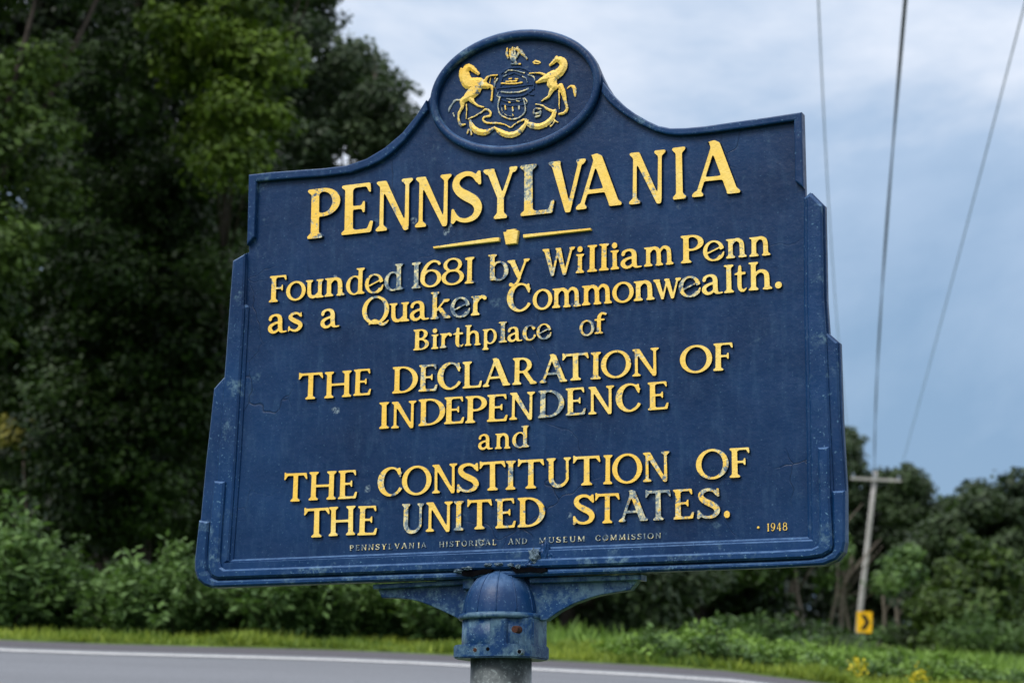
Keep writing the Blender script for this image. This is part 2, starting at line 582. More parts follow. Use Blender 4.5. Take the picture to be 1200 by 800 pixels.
# oval ring
def ring(name, a0, b0, a1, b1, h0, h1, mat, parent, n=96):
    bm = bmesh.new()
    prof = [(0, h0), (0, h1 - 0.004), (0.15, h1 - 0.001), (0.35, h1), (0.7, h1), (0.88, h1 - 0.0015), (1, h1 - 0.005), (1, h0)]
    rows = []
    for i in range(n):
        th = 2 * math.pi * i / n
        rows.append([bm.verts.new((EC[0] + (a0 + (a1 - a0) * s) * math.cos(th), -h, EC[1] + POST_L + (b0 + (b1 - b0) * s) * math.sin(th))) for s, h in prof])
    for i in range(n):
        r0, r1 = rows[i], rows[(i + 1) % n]
        for k in range(len(prof)):
            bm.faces.new((r0[k], r1[k], r1[(k + 1) % len(prof)], r0[(k + 1) % len(prof)]))
    return bm_obj(name, bm, mat, parent, True)


ring('oval_rim', EA + 0.0012, EB + 0.0012, 0.1575, 0.1025, -0.003, 0.014, M_FRAME, sign)

# stepped mouldings of the lower frame, one band inside the other
f0 = [(288.5, 296), (287.2, 356), (290.5, 359), (280.5, 540), (272, 655), (946, 628.4), (944.4, 502), (941.4, 350), (941.6, 232)]
outA = [(989.5, 574), (990, 634.6), (988, 646), (980, 656), (965, 661.8), (247.5, 688.4), (238.6, 685.6), (231, 679), (227.4, 669), (227.2, 655), (234.2, 608)]
prism('frame_step', up(f0 + [(949, 225), (963.5, 240), (965.6, 350), (968.2, 389.3), (981.2, 401), (984.2, 490)] + outA +
      [(240.6, 540), (245.2, 500), (249.9, 455), (262, 441.5), (269.4, 340), (272, 305.4)], .006), -0.003, 0.006, M_FRAME, sign, 0.0035, 1)
prism('frame_step', up([(286.6, 297), (284.5, 357), (285.5, 361), (275, 540), (267.3, 657), (263, 659), (950.5, 631.5), (948.8, 502), (945.2, 350), (944.6, 231), (949, 227), (962.6, 241), (964.6, 350), (968, 400),
                         (972.5, 500), (976, 573), (978, 640), (975, 648), (964, 654.5), (252, 680), (245, 675), (241, 665), (241.5, 655), (247, 600), (253, 560), (262.4, 442), (269.8, 340), (272.4, 305.4)], .012), -0.003, 0.012, M_FRAME, sign, 0.003, 1)
prism('bottom_rail', up([(250, 563), (245.5, 610), (243, 640), (243, 665), (247, 674), (254, 677.3), (420, 671.8), (900, 655.4), (947, 653.4), (963, 650.8), (973, 645), (975, 638), (973.5, 610), (971.8, 573), (971, 523),
                          (957.6, 524), (959, 575), (960, 631), (957.6, 639), (950.8, 642.3), (900, 645), (262, 666.7), (258, 664), (256, 655), (259, 610), (262.5, 564)], .020), -0.003, 0.020, M_RAIL, sign, 0.0036, 1)
prism('bottom_rail', up([(232.4, 609)] + [(227.4, 655), (227.8, 668.6), (231.4, 678.4), (239, 684.8), (248, 687.8), (900, 664.8), (964.6, 661.4), (979, 655.4), (987.6, 646), (989.8, 634.6), (989.8, 574), (974.8, 575), (976.6, 640),
                          (974.5, 647), (964, 652.9), (947, 655.6), (900, 657.8), (420, 674.2), (254, 679.8), (246.5, 676.5), (241.8, 668), (241.5, 655), (244.2, 611)], .016), -0.003, 0.016, M_RAIL, sign, 0.0036, 1)


# ------------------------------------------------------------------ letters: each glyph is a raised casting built from a distance field
class G:
    """distance field canvas; cap height is 1"""

    def __init__(s, w, step=0.025, y0=-0.40, y1=1.1):
        s.w = w
        s.xs = np.arange(-0.12, w + 0.121, step)
        s.ys = np.arange(y0, y1 + step, step)
        s.X, s.Y = np.meshgrid(s.xs, s.ys)
        s.f = np.full(s.X.shape, 9.0)

    def add(s, d):
        s.f = np.minimum(s.f, d)
        return s

    def poly(s, pts):
        X, Y = s.X, s.Y
        d = np.full(X.shape, 1e9)
        ins = np.zeros(X.shape, bool)
        n = len(pts)
        for i in range(n):
            ax, ay = pts[i]
            bx, by = pts[(i + 1) % n]
            ex, ey = bx - ax, by - ay
            L = ex * ex + ey * ey + 1e-12
            tt = np.clip(((X - ax) * ex + (Y - ay) * ey) / L, 0, 1)
            d = np.minimum(d, np.hypot(X - ax - tt * ex, Y - ay - tt * ey))
            if abs(ey) > 1e-9:
                c = ((ay > Y) != (by > Y)) & (X < ex * (Y - ay) / ey + ax)
                ins ^= c
        return np.where(ins, -d, d)

    def st(s, pts, sm=True):
        """stroke through (x, y, radius)"""
        P = np.array(pts, float)
        if sm and len(P) > 2:
            Q = np.vstack([2 * P[0] - P[1], P, 2 * P[-1] - P[-2]])
            out = []
            for i in range(1, len(Q) - 2):
                for k in range(5):
                    t = k / 5
                    out.append(0.5 * (2 * Q[i] + (Q[i + 1] - Q[i - 1]) * t + (2 * Q[i - 1] - 5 * Q[i] + 4 * Q[i + 1] - Q[i + 2]) * t * t + (3 * Q[i] - Q[i - 1] - 3 * Q[i + 1] + Q[i + 2]) * t ** 3))
            out.append(P[-1])
            P = np.array(out)
        d = np.full(s.X.shape, 9.0)
        for a, b in zip(P, P[1:]):
            e = b - a
            L = e[0] ** 2 + e[1] ** 2 + 1e-12
            tt = np.clip(((s.X - a[0]) * e[0] + (s.Y - a[1]) * e[1]) / L, 0, 1)
            d = np.minimum(d, np.hypot(s.X - a[0] - tt * e[0], s.Y - a[1] - tt * e[1]) - (a[2] + tt * e[2]))
        return d

    def el(s, cx, cy, rx, ry):
        px_, py_ = (s.X - cx) / rx, (s.Y - cy) / ry
        k = np.hypot(px_, py_) + 1e-9
        g = np.hypot(px_ / rx, py_ / ry) + 1e-9
        return k * (k - 1) / g

    def ring(s, cx, cy, rx, ry, sw, tw, tilt=0.0):
        o = s.el(cx, cy, rx, ry)
        i = s.el(cx + tilt, cy, rx - sw, ry - tw)
        return np.maximum(o, -i)

    def stem(s, x, y0=0.0, y1=1.0, w=0.19, foot=1, head=1, o=0.075, hl=None):
        """upright stem centred on x with bracketed slab serifs"""
        h = w / 2
        s.add(s.poly([(x - h, y0), (x + h, y0), (x + h * 0.92, y1), (x - h * 0.92, y1)]))
        for on, y, k in ((foot, y0, 1), (head, y1, -1)):
            if on:
                l = o if on != 3 else -h * 0.3
                r = o if on != 2 else -h * 0.3
                s.add(s.poly([(x - h - l, y), (x + h + r, y), (x + h + r, y + k * 0.055), (x + h, y + k * 0.12), (x - h, y + k * 0.12), (x - h - l, y + k * 0.055)]))
        return s

    def dg(s, x0, y0, x1, y1, w):
        return s.add(s.poly([(x0 - w / 2, y0), (x0 + w / 2, y0), (x1 + w / 2, y1), (x1 - w / 2, y1)]))

    def sf(s, x, y, k, hw=0.13):
        return s.add(s.poly([(x - hw, y), (x + hw, y), (x + hw, y + k * 0.055), (x + hw * 0.45, y + k * 0.12), (x - hw * 0.45, y + k * 0.12), (x - hw, y + k * 0.055)]))


def g_arm(g, x0, x1, y, k, th=0.09, beak=0.2, out=0.035):
    g.add(g.poly([(x0, y), (x1, y), (x1 + out, y + k * beak), (x1 - 0.03, y + k * beak), (x1 - 0.09, y + k * th), (x0, y + k * th)]))


def glyph(c, step=0.025):
    def g(w):
        return G(w, step)
    XH = 0.70
    if c == 'A':
        q = g(0.98)
        q.dg(0.12, 0, 0.46, 0.98, 0.10)
        q.add(q.poly([(0.36, 1.0), (0.50, 1.04), (0.58, 1.0), (0.95, 0), (0.72, 0)]))
        q.add(q.poly([(0.22, 0.28), (0.80, 0.28), (0.78, 0.37), (0.26, 0.37)]))
        q.add(-np.minimum(-q.poly([(0.36, 1.0), (0.30, 1.03), (0.50, 1.06), (0.5, 0.9)]), 9))
        q.sf(0.13, 0, 1, 0.12)
        q.sf(0.84, 0, 1, 0.14)
    elif c == 'B':
        q = g(0.74)
        q.stem(0.16, w=0.2)
        for cy, r in ((0.75, 0.25), (0.27, 0.27)):
            rg = q.ring(0.32, cy, 0.32 if cy > .5 else 0.38, r, 0.18, 0.075)
            q.add(np.maximum(rg, 0.2 - q.X))
        q.add(q.poly([(0.1, 0.92), (0.35, 0.92), (0.35, 1), (0.1, 1)]))
        q.add(q.poly([(0.1, 0), (0.35, 0), (0.35, 0.08), (0.1, 0.08)]))
    elif c == 'C':
        q = g(0.86)
        rg = q.ring(0.47, 0.5, 0.45, 0.515, 0.18, 0.085, 0.04)
        cut = q.poly([(0.5, 0.5), (1.2, 1.02), (1.2, 0.02)])
        q.add(np.maximum(rg, -cut))
        q.add(q.poly([(0.73, 0.98), (0.80, 0.98), (0.82, 0.64), (0.76, 0.64), (0.66, 0.85)]))
        q.add(q.st([(0.78, 0.26, 0.035), (0.70, 0.13, 0.045), (0.58, 0.05, 0.05)]))
    elif c == 'D':
        q = g(0.90)
        q.stem(0.16, w=0.19)
        rg = q.ring(0.33, 0.5, 0.56, 0.5, 0.19, 0.08)
        q.add(np.maximum(rg, 0.2 - q.X))
    elif c in 'EF':
        q = g(0.68 if c == 'E' else 0.66)
        q.stem(0.16, w=0.19, foot=3 if c == 'E' else 1, head=3)
        if c == 'E':
            q.add(q.poly([(0.0, 0), (0.2, 0), (0.2, 0.1), (0.06, 0.1), (0.0, 0.06)]))
        q.add(q.poly([(0.0, 1), (0.2, 1), (0.2, 0.9), (0.06, 0.9), (0.0, 0.94)]))
        g_arm(q, 0.1, 0.61, 1, -1, 0.085, 0.21, 0.02)
        if c == 'E':
            g_arm(q, 0.1, 0.63, 0, 1, 0.09, 0.24, 0.05)
        my = 0.52
        q.add(q.poly([(0.1, my - 0.04), (0.42, my - 0.04), (0.45, my - 0.12), (0.50, my - 0.12), (0.50, my + 0.13), (0.45, my + 0.13), (0.42, my + 0.045), (0.1, my + 0.045)]))
    elif c == 'H':
        q = g(0.94)
        q.stem(0.17, w=0.18)
        q.stem(0.77, w=0.18)
        q.add(q.poly([(0.1, 0.45), (0.8, 0.45), (0.8, 0.545), (0.1, 0.545)]))
    elif c == 'I':
        q = g(0.36)
        q.stem(0.18, w=0.19, o=0.085)
    elif c == 'L':
        q = g(0.72)
        q.stem(0.17, w=0.19, foot=3, o=0.08)
        q.add(q.poly([(0.0, 0), (0.2, 0), (0.2, 0.1), (0.06, 0.1), (0.0, 0.06)]))
        g_arm(q, 0.1, 0.66, 0, 1, 0.09, 0.26, 0.05)
    elif c == 'N':
        q = g(0.92)
        q.stem(0.16, w=0.11, head=0, o=0.09)
        q.stem(0.77, w=0.11, foot=0, y0=0.02, o=0.09)
        q.add(q.poly([(0.02, 1.0), (0.27, 1.0), (0.82, 0.0), (0.80, -0.03), (0.70, -0.03)] + [(0.16, 0.84), (0.02, 0.95)]))
    elif c in 'OQ':
        q = g(1.0)
        q.add(q.ring(0.5, 0.5, 0.49, 0.515, 0.175, 0.09, 0.0))
        if c == 'Q':
            q.add(q.st([(0.28, -0.0, 0.03), (0.42, 0.12, 0.05), (0.55, 0.10, 0.055), (0.72, -0.02, 0.06), (0.86, 0.0, 0.05), (0.97, 0.10, 0.025)]))
    elif c in 'PR':
        q = g(0.74 if c == 'P' else 0.86)
        q.stem(0.16, w=0.19)
        rg = q.ring(0.32, 0.71, 0.38, 0.29, 0.18, 0.085)
        q.add(np.maximum(rg, 0.2 - q.X))
        if c == 'R':
            q.dg(0.76, 0, 0.42, 0.5, 0.2)
            q.sf(0.76, 0, 1, 0.13)
    elif c == 'S':
        q = g(0.74)
        q.add(q.st([(0.60, 0.80, 0.045), (0.50, 0.92, 0.05), (0.34, 0.955, 0.055), (0.17, 0.88, 0.075), (0.13, 0.74, 0.085), (0.22, 0.61, 0.095), (0.38, 0.51, 0.105), (0.55, 0.40, 0.10), (0.62, 0.26, 0.09), (0.55, 0.11, 0.07), (0.38, 0.045, 0.05), (0.20, 0.08, 0.045), (0.10, 0.20, 0.035)]))
        q.add(q.poly([(0.60, 1.0), (0.67, 1.0), (0.69, 0.72), (0.63, 0.70), (0.53, 0.86)]))
        q.add(q.poly([(0.02, 0.0), (0.09, -0.01), (0.18, 0.12), (0.09, 0.30), (0.03, 0.30)]))
    elif c == 'T':
        q = g(0.90)
        q.stem(0.45, w=0.19, head=0, o=0.085)
        q.add(q.poly([(0.05, 1.0), (0.85, 1.0), (0.89, 0.76), (0.84, 0.76), (0.74, 0.90), (0.16, 0.90), (0.06, 0.76), (0.01, 0.76)]))
        q.add(q.poly([(0.02, 1.04), (0.08, 1.04), (0.12, 0.92), (0.03, 0.84)]))
    elif c == 'U':
        q = g(0.88)
        q.stem(0.17, 0.32, 1, w=0.19, foot=0)
        q.stem(0.74, 0.32, 1, w=0.11, foot=0, o=0.08)
        q.add(q.st([(0.17, 0.4, 0.093), (0.185, 0.22, 0.09), (0.30, 0.07, 0.075), (0.46, 0.035, 0.06), (0.62, 0.09, 0.055), (0.735, 0.24, 0.055), (0.74, 0.4, 0.055)]))
    elif c == 'V':
        q = g(0.94)
        q.add(q.poly([(0.06, 1), (0.29, 1), (0.56, 0.10), (0.56, -0.02), (0.44, -0.02)]))
        q.dg(0.51, -0.02, 0.80, 1, 0.11)
        q.sf(0.17, 1, -1, 0.15)
        q.sf(0.80, 1, -1, 0.12)
    elif c == 'W':
        q = g(1.30)
        q.add(q.poly([(0.06, 1), (0.27, 1), (0.47, 0.12), (0.47, -0.02), (0.36, -0.02)]))
        q.dg(0.43, 0, 0.62, 0.9, 0.09)
        q.add(q.poly([(0.53, 1), (0.74, 1), (0.93, 0.12), (0.93, -0.02), (0.82, -0.02)]))
        q.dg(0.89, 0, 1.16, 1, 0.10)
        q.sf(0.15, 1, -1, 0.14)
        q.sf(0.62, 1, -1, 0.10)
        q.sf(1.17, 1, -1, 0.12)
    elif c == 'Y':
        q = g(0.90)
        q.stem(0.47, 0, 0.45, w=0.19, head=0, o=0.08)
        q.add(q.poly([(0.08, 1), (0.30, 1), (0.56, 0.42), (0.375, 0.42)]))
        q.dg(0.51, 0.40, 0.78, 1, 0.10)
        q.sf(0.17, 1, -1, 0.15)
        q.sf(0.79, 1, -1, 0.11)
    elif c == 'a':
        q = g(0.78)
        q.add(q.st([(0.10, 0.52, 0.07), (0.13, 0.60, 0.06), (0.28, 0.665, 0.045), (0.43, 0.62, 0.07), (0.49, 0.50, 0.09), (0.495, 0.25, 0.09), (0.52, 0.10, 0.08), (0.60, 0.035, 0.04), (0.74, 0.045, 0.035)]))
        q.add(q.st([(0.47, 0.40, 0.045), (0.28, 0.36, 0.05), (0.12, 0.27, 0.07), (0.10, 0.15, 0.085), (0.20, 0.05, 0.06), (0.34, 0.06, 0.05), (0.46, 0.16, 0.045)]))
    elif c in 'bhk':
        q = g({'b': 0.80, 'h': 0.86, 'k': 0.84}[c])
        q.stem(0.17, 0 if c != 'b' else 0.02, 0.98, w=0.19, foot=1 if c != 'b' else 0, head=3, o=0.08)
        q.add(q.poly([(0.0, 0.98), (0.12, 0.98), (0.12, 0.88), (0.0, 0.92)]))
        if c == 'b':
            rg = q.ring(0.42, 0.345, 0.36, 0.365, 0.17, 0.07)
            q.add(np.maximum(rg, 0.14 - q.X))
        elif c == 'h':
            q.add(q.st([(0.22, 0.50, 0.04), (0.34, 0.63, 0.055), (0.48, 0.645, 0.065), (0.60, 0.56, 0.085), (0.63, 0.40, 0.092), (0.635, 0.08, 0.095)]))
            q.sf(0.65, 0, 1, 0.17)
        else:
            q.dg(0.24, 0.28, 0.58, 0.68, 0.10)
            q.dg(0.66, 0, 0.36, 0.40, 0.2)
            q.sf(0.66, 0, 1, 0.15)
            q.sf(0.62, XH, -1, 0.14)
    elif c == 'c':
        q = g(0.66)
        rg = q.ring(0.36, 0.34, 0.34, 0.37, 0.16, 0.07, 0.03)
        cut = q.poly([(0.38, 0.36), (1.0, 0.74), (1.0, 0.08)])
        q.add(np.maximum(rg, -cut))
        q.add(q.st([(0.55, 0.54, 0.075), (0.50, 0.60, 0.05)], False))
        q.add(q.st([(0.62, 0.18, 0.03), (0.52, 0.07, 0.045), (0.40, 0.02, 0.05)]))
    elif c == 'd':
        q = g(0.80)
        q.stem(0.60, 0.02, 0.98, w=0.19, foot=0, head=3, o=0.08)
        q.add(q.poly([(0.42, 0.98), (0.55, 0.98), (0.55, 0.88), (0.42, 0.92)]))
        q.add(q.poly([(0.52, 0.0), (0.79, 0.0), (0.79, 0.06), (0.66, 0.14), (0.52, 0.14)]))
        rg = q.ring(0.37, 0.345, 0.36, 0.365, 0.17, 0.07)
        q.add(np.maximum(rg, q.X - 0.62))
    elif c == 'e':
        q = g(0.76)
        rg = q.ring(0.37, 0.34, 0.36, 0.375, 0.15, 0.075, 0.0)
        cut = q.poly([(0.40, 0.26), (1.1, 0.56), (1.1, 0.10), (0.62, 0.16)])
        q.add(np.maximum(rg, -cut))
        q.add(q.poly([(0.10, 0.20), (0.67, 0.45), (0.69, 0.53), (0.12, 0.28)]))
        q.add(q.st([(0.71, 0.27, 0.03), (0.64, 0.12, 0.055), (0.50, 0.03, 0.06)]))
    elif c == 'f':
        q = g(0.60)
        q.stem(0.22, 0, 0.7, w=0.18, head=0, o=0.09)
        q.add(q.st([(0.22, 0.66, 0.085), (0.24, 0.82, 0.08), (0.34, 0.94, 0.055), (0.48, 0.90, 0.06)]))
        q.add(q.poly([(0.03, 0.60), (0.46, 0.60), (0.46, 0.69), (0.03, 0.69)]))
    elif c == 'i':
        q = g(0.40)
        q.stem(0.20, 0, XH, w=0.19, head=3, o=0.085)
        q.add(q.poly([(0.02, XH), (0.15, XH), (0.15, XH - 0.1), (0.02, XH - 0.05)]))
        q.add(q.el(0.20, 0.87, 0.115, 0.115))
    elif c == 'l':
        q = g(0.40)
        q.stem(0.20, 0, 0.98, w=0.19, head=3, o=0.085)
        q.add(q.poly([(0.02, 0.98), (0.15, 0.98), (0.15, 0.88), (0.02, 0.92)]))
    elif c in 'mnr':
        q = g({'m': 1.22, 'n': 0.84, 'r': 0.62}[c])
        q.stem(0.17, 0, XH, w=0.18, head=3, o=0.08)
        q.add(q.poly([(0.0, XH), (0.13, XH), (0.13, XH - 0.1), (0.0, XH - 0.05)]))
        if c == 'r':
            q.add(q.st([(0.22, 0.45, 0.04), (0.32, 0.60, 0.055), (0.44, 0.66, 0.06), (0.52, 0.60, 0.075)]))
        else:
            for k in range(2 if c == 'm' else 1):
                o = k * 0.40
                q.add(q.st([(0.22 + o, 0.50, 0.04), (0.33 + o, 0.63, 0.055), (0.44 + o, 0.645, 0.065), (0.55 + o, 0.56, 0.082), (0.58 + o, 0.40, 0.088), (0.585 + o, 0.08, 0.09)]))
                q.sf(0.60 + o, 0, 1, 0.155)
    elif c == 'o':
        q = g(0.76)
        q.add(q.ring(0.38, 0.345, 0.37, 0.375, 0.155, 0.085))
    elif c == 'p':
        q = g(0.80)
        q.stem(0.17, -0.28, XH, w=0.19, head=3, o=0.08)
        q.add(q.poly([(0.0, XH), (0.13, XH), (0.13, XH - 0.1), (0.0, XH - 0.05)]))
        rg = q.ring(0.42, 0.345, 0.36, 0.365, 0.17, 0.07)
        q.add(np.maximum(rg, 0.14 - q.X))
    elif c == 's':
        q = g(0.58)
        q.add(q.st([(0.47, 0.55, 0.04), (0.38, 0.64, 0.045), (0.25, 0.66, 0.05), (0.13, 0.59, 0.065), (0.13, 0.49, 0.075), (0.28, 0.38, 0.085), (0.44, 0.28, 0.08), (0.47, 0.17, 0.075), (0.38, 0.06, 0.06), (0.25, 0.03, 0.045), (0.10, 0.10, 0.04)]))
        q.add(q.poly([(0.46, 0.70), (0.51, 0.70), (0.53, 0.50), (0.47, 0.50)]))
        q.add(q.poly([(0.03, 0.0), (0.08, 0.0), (0.12, 0.2), (0.04, 0.22)]))
    elif c == 't':
        q = g(0.56)
        q.add(q.st([(0.26, 0.86, 0.07), (0.24, 0.5, 0.09), (0.24, 0.2, 0.09), (0.30, 0.07, 0.07), (0.42, 0.045, 0.045), (0.52, 0.12, 0.025)]))
        q.add(q.poly([(0.02, 0.59), (0.50, 0.59), (0.50, 0.69), (0.16, 0.69), (0.02, 0.64)]))
    elif c == 'u':
        q = g(0.84)
        q.stem(0.17, 0.2, XH, w=0.18, foot=0, head=3, o=0.08)
        q.add(q.poly([(0.0, XH), (0.13, XH), (0.13, XH - 0.1), (0.0, XH - 0.05)]))
        q.stem(0.64, 0, XH, w=0.18, foot=2, head=3, o=0.08)
        q.add(q.poly([(0.47, XH), (0.60, XH), (0.60, XH - 0.1), (0.47, XH - 0.05)]))
        q.add(q.poly([(0.6, 0), (0.82, 0), (0.82, 0.06), (0.7, 0.11), (0.6, 0.11)]))
        q.add(q.st([(0.17, 0.3, 0.09), (0.20, 0.14, 0.085), (0.30, 0.06, 0.065), (0.44, 0.07, 0.055), (0.60, 0.2, 0.045)]))
    elif c == 'w':
        q = g(1.14)
        q.add(q.poly([(0.05, XH), (0.26, XH), (0.44, 0.1), (0.44, -0.02), (0.34, -0.02)]))
        q.dg(0.40, 0, 0.56, 0.62, 0.08)
        q.add(q.poly([(0.46, XH), (0.66, XH), (0.83, 0.1), (0.83, -0.02), (0.73, -0.02)]))
        q.dg(0.80, 0, 1.0, XH, 0.09)
        q.sf(0.15, XH, -1, 0.14)
        q.sf(0.56, XH, -1, 0.11)
        q.sf(1.01, XH, -1, 0.12)
    elif c == 'y':
        q = g(0.86)
        q.add(q.poly([(0.06, XH), (0.28, XH), (0.52, 0.12), (0.46, -0.04), (0.36, 0.04)]))
        q.dg(0.44, -0.02, 0.72, XH, 0.095)
        q.add(q.st([(0.47, 0.03, 0.05), (0.38, -0.14, 0.055), (0.26, -0.24, 0.05), (0.14, -0.20, 0.075)]))
        q.sf(0.16, XH, -1, 0.15)
        q.sf(0.73, XH, -1, 0.12)
    elif c == '1':
        q = g(0.40)
        q.stem(0.20, 0, 0.98, w=0.19, head=3, o=0.085)
        q.add(q.poly([(0.02, 0.96), (0.15, 0.98), (0.15, 0.86), (0.02, 0.88)]))
    elif c in '69':
        q = g(0.82)
        rg = q.ring(0.41, 0.32, 0.38, 0.335, 0.16, 0.08)
        q.add(rg)
        q.add(q.st([(0.12, 0.30, 0.085), (0.14, 0.55, 0.08), (0.28, 0.82, 0.065), (0.48, 0.945, 0.05), (0.66, 0.90, 0.045), (0.70, 0.84, 0.06)]))
        if c == '9':
            q.f = q.f[::-1, :]
            k = np.searchsorted(q.ys, 0.5)
            sh = int(round((1.0 - (q.ys[0] + q.ys[-1])) / step))
            q.f = np.roll(q.f, sh, axis=0)[:, ::-1]
    elif c == '8':
        q = g(0.84)
        q.add(q.ring(0.42, 0.74, 0.33, 0.26, 0.14, 0.075))
        q.add(q.ring(0.42, 0.28, 0.40, 0.295, 0.16, 0.08))
    elif c == '4':
        q = g(0.80)
        q.stem(0.55, 0, 1, w=0.17, head=0, o=0.08)
        q.dg(0.08, 0.28, 0.52, 1.0, 0.10)
        q.add(q.poly([(0.03, 0.22), (0.78, 0.22), (0.78, 0.32), (0.03, 0.32)]))
    elif c == 'M':
        q = g(1.12)
        q.stem(0.16, w=0.11, head=0, o=0.09)
        q.stem(0.94, w=0.18, head=0, o=0.08)
        q.add(q.poly([(0.04, 1), (0.26, 1), (0.58, 0.1), (0.5, 0.0)]))
        q.dg(0.54, 0.05, 0.90, 1, 0.10)
    elif c == '.':
        q = g(0.28)
        q.add(q.el(0.14, 0.11, 0.125, 0.125))
    return q


def relief(q, name, mats, bevel=0.014, h=1.0, prof=None, bold=0.0):
    """marching polygons over the field: flat gold top, sloping blue sides"""
    f = q.f.copy()
    k = np.pad(f, 1, mode='edge')
    f = (k[1:-1, 1:-1] * 4 + k[:-2, 1:-1] + k[2:, 1:-1] + k[1:-1, :-2] + k[1:-1, 2:]) / 8
    f = f - bold
    f[0, :] = f[-1, :] = f[:, 0] = f[:, -1] = 1
    verts, faces, mi, key = [], [], [], {}

    def vid(p):
        kk = (round(p[0], 4), round(p[1], 4))
        if kk not in key:
            key[kk] = len(verts)
            if prof:
                z = prof(p[2])
            else:
                z = min(max(-p[2] / bevel, 0), 1)
            verts.append((p[0], -z * h, p[1]))
        return key[kk]

    def clip(P, lev, keep):
        out = []
        for a, b_ in zip(P, P[1:] + P[:1]):
            ia, ib = (a[2] <= lev) == keep, (b_[2] <= lev) == keep
            if ia:
                out.append(a)
            if ia != ib:
                t = (lev - a[2]) / (b_[2] - a[2])
                out.append((a[0] + (b_[0] - a[0]) * t, a[1] + (b_[1] - a[1]) * t, lev))
        return out
    ny, nx = f.shape
    for j in range(ny - 1):
        for i in range(nx - 1):
            c = (f[j, i], f[j, i + 1], f[j + 1, i + 1], f[j + 1, i])
            if min(c) >= 0:
                continue
            P = [(q.xs[i], q.ys[j], c[0]), (q.xs[i + 1], q.ys[j], c[1]), (q.xs[i + 1], q.ys[j + 1], c[2]), (q.xs[i], q.ys[j + 1], c[3])]
            if max(c) > 0:
                P = clip(P, 0.0, True)
            parts = [(P, 0)]
            if max(c) > -bevel and bevel > 0:
                parts = [(clip(P, -bevel, True), 0), (clip(P, -bevel, False), 1)]
            for pp, m in parts:
                if len(pp) < 3:
                    continue
                ids = []
                for p in pp:
                    v = vid(p)
                    if v not in ids:
                        ids.append(v)
                if len(ids) > 2:
                    faces.append(ids)
                    mi.append(m)
    me = bpy.data.meshes.new(name)
    me.from_pydata(verts, [], faces)
    for m in mats:
        me.materials.append(m)
    me.polygons.foreach_set('material_index', mi)
    xs_ = [v[0] for v in verts]
    return me, min(xs_), max(xs_)


GL = {}


def get_glyph(c, fine=True):
    k = (c, fine)
    if k not in GL:
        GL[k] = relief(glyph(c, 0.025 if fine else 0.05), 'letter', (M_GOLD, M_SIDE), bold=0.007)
    return GL[k]


def fit(pts):
    x, y = np.array([p[0] for p in pts]), np.array([p[1] for p in pts])
    return np.polyfit(x, y, 1)


def text_line(base, cap_px, spec, wear=None, relief_h=0.0058, cap_at=None):
    """base: points on the baseline, spec: (character, left px, right px)"""
    m, c = fit(base)
    wear = wear or {}
    for idx, (ch, xl, xr) in enumerate(spec):
        me, x0, x1 = get_glyph(ch)
        xm = (xl + xr) / 2
        ybm = m * xm + c
        cap = cap_px[0] + (cap_px[1] - cap_px[0]) * (xm - base[0][0]) / (base[-1][0] - base[0][0])
        ym = ybm - cap / 2
        if ch.islower():
            ym = ybm - cap * 0.4
        ul, _ = uv(xl, ym + m * (xl - xm), relief_h)
        ur, _ = uv(xr, ym + m * (xr - xm), relief_h)
        _, v0 = uv(xm, ybm, relief_h)
        _, v1 = uv(xm, ybm - cap, relief_h)
        o = bpy.data.objects.new('letter', me)
        COL.objects.link(o)
        o.parent = sign
        sx = (ur - ul) / (x1 - x0)
        o.scale = (sx, relief_h, v1 - v0)
        o.location = (ul - x0 * sx, 0.0003, v0 + POST_L + random.uniform(-.0006, .0006))
        o.rotation_euler = (0, R(random.uniform(-0.8, 0.8)), 0)
        w = 0.12 + wear[idx] if idx in wear else random.choice([0, 0.05, 0.1, 0.2, 0.3])
        o['wear'] = float(w)


# PENNSYLVANIA
text_line([(366.3, 279.7), (415, 275), (447.5, 271), (584, 256.9), (616.5, 252.9), (679, 246), (743, 238.8), (796, 233.6), (859, 227)], (58.5, 62),
          [('P', 359.8, 399.4), ('E', 399.8, 438.4), ('N', 440, 484.3), ('N', 486, 529.4), ('S', 528, 565.6), ('Y', 565.6, 606.8), ('L', 609, 650.5),
           ('V', 641.4, 686.3), ('A', 674, 729.2), ('N', 736.3, 780), ('I', 787.7, 804.4), ('A', 809.8, 867.9)], {0: 0.45, 6: 0.75, 1: 0.05, 2: 0.1, 9: 0.15}, 0.007)
text_line([(320, 353.3), (470, 339.7), (551.7, 332.3), (580, 329.5), (680, 320), (708, 317.5), (763, 311.5), (803, 308), (883, 300.4), (900, 298.8)], (31, 33),
          [('F', 315, 335.8), ('o', 335, 358.7), ('u', 357.5, 379.7), ('n', 380, 404.2), ('d', 405, 427.5), ('e', 427.2, 449.7), ('d', 450, 473),
           ('1', 482, 493.3), ('6', 492, 517.5), ('8', 517, 544.2), ('1', 544.2, 556), ('b', 571.3, 596.2), ('y', 594.2, 621.3), ('W', 634.7, 674),
           ('i', 674.2, 684.7), ('l', 687.5, 700), ('l', 701.3, 713.8), ('i', 715, 725.8), ('a', 726.7, 752.5), ('m', 754.2, 789.5),
           ('P', 797, 825), ('e', 823.3, 849.2), ('n', 850.3, 875.3), ('n', 877.5, 903)], {6: 1.3, 7: 1.2, 11: 0.75, 0: 0.2, 5: 0.35, 13: 0.35, 22: 0.4})
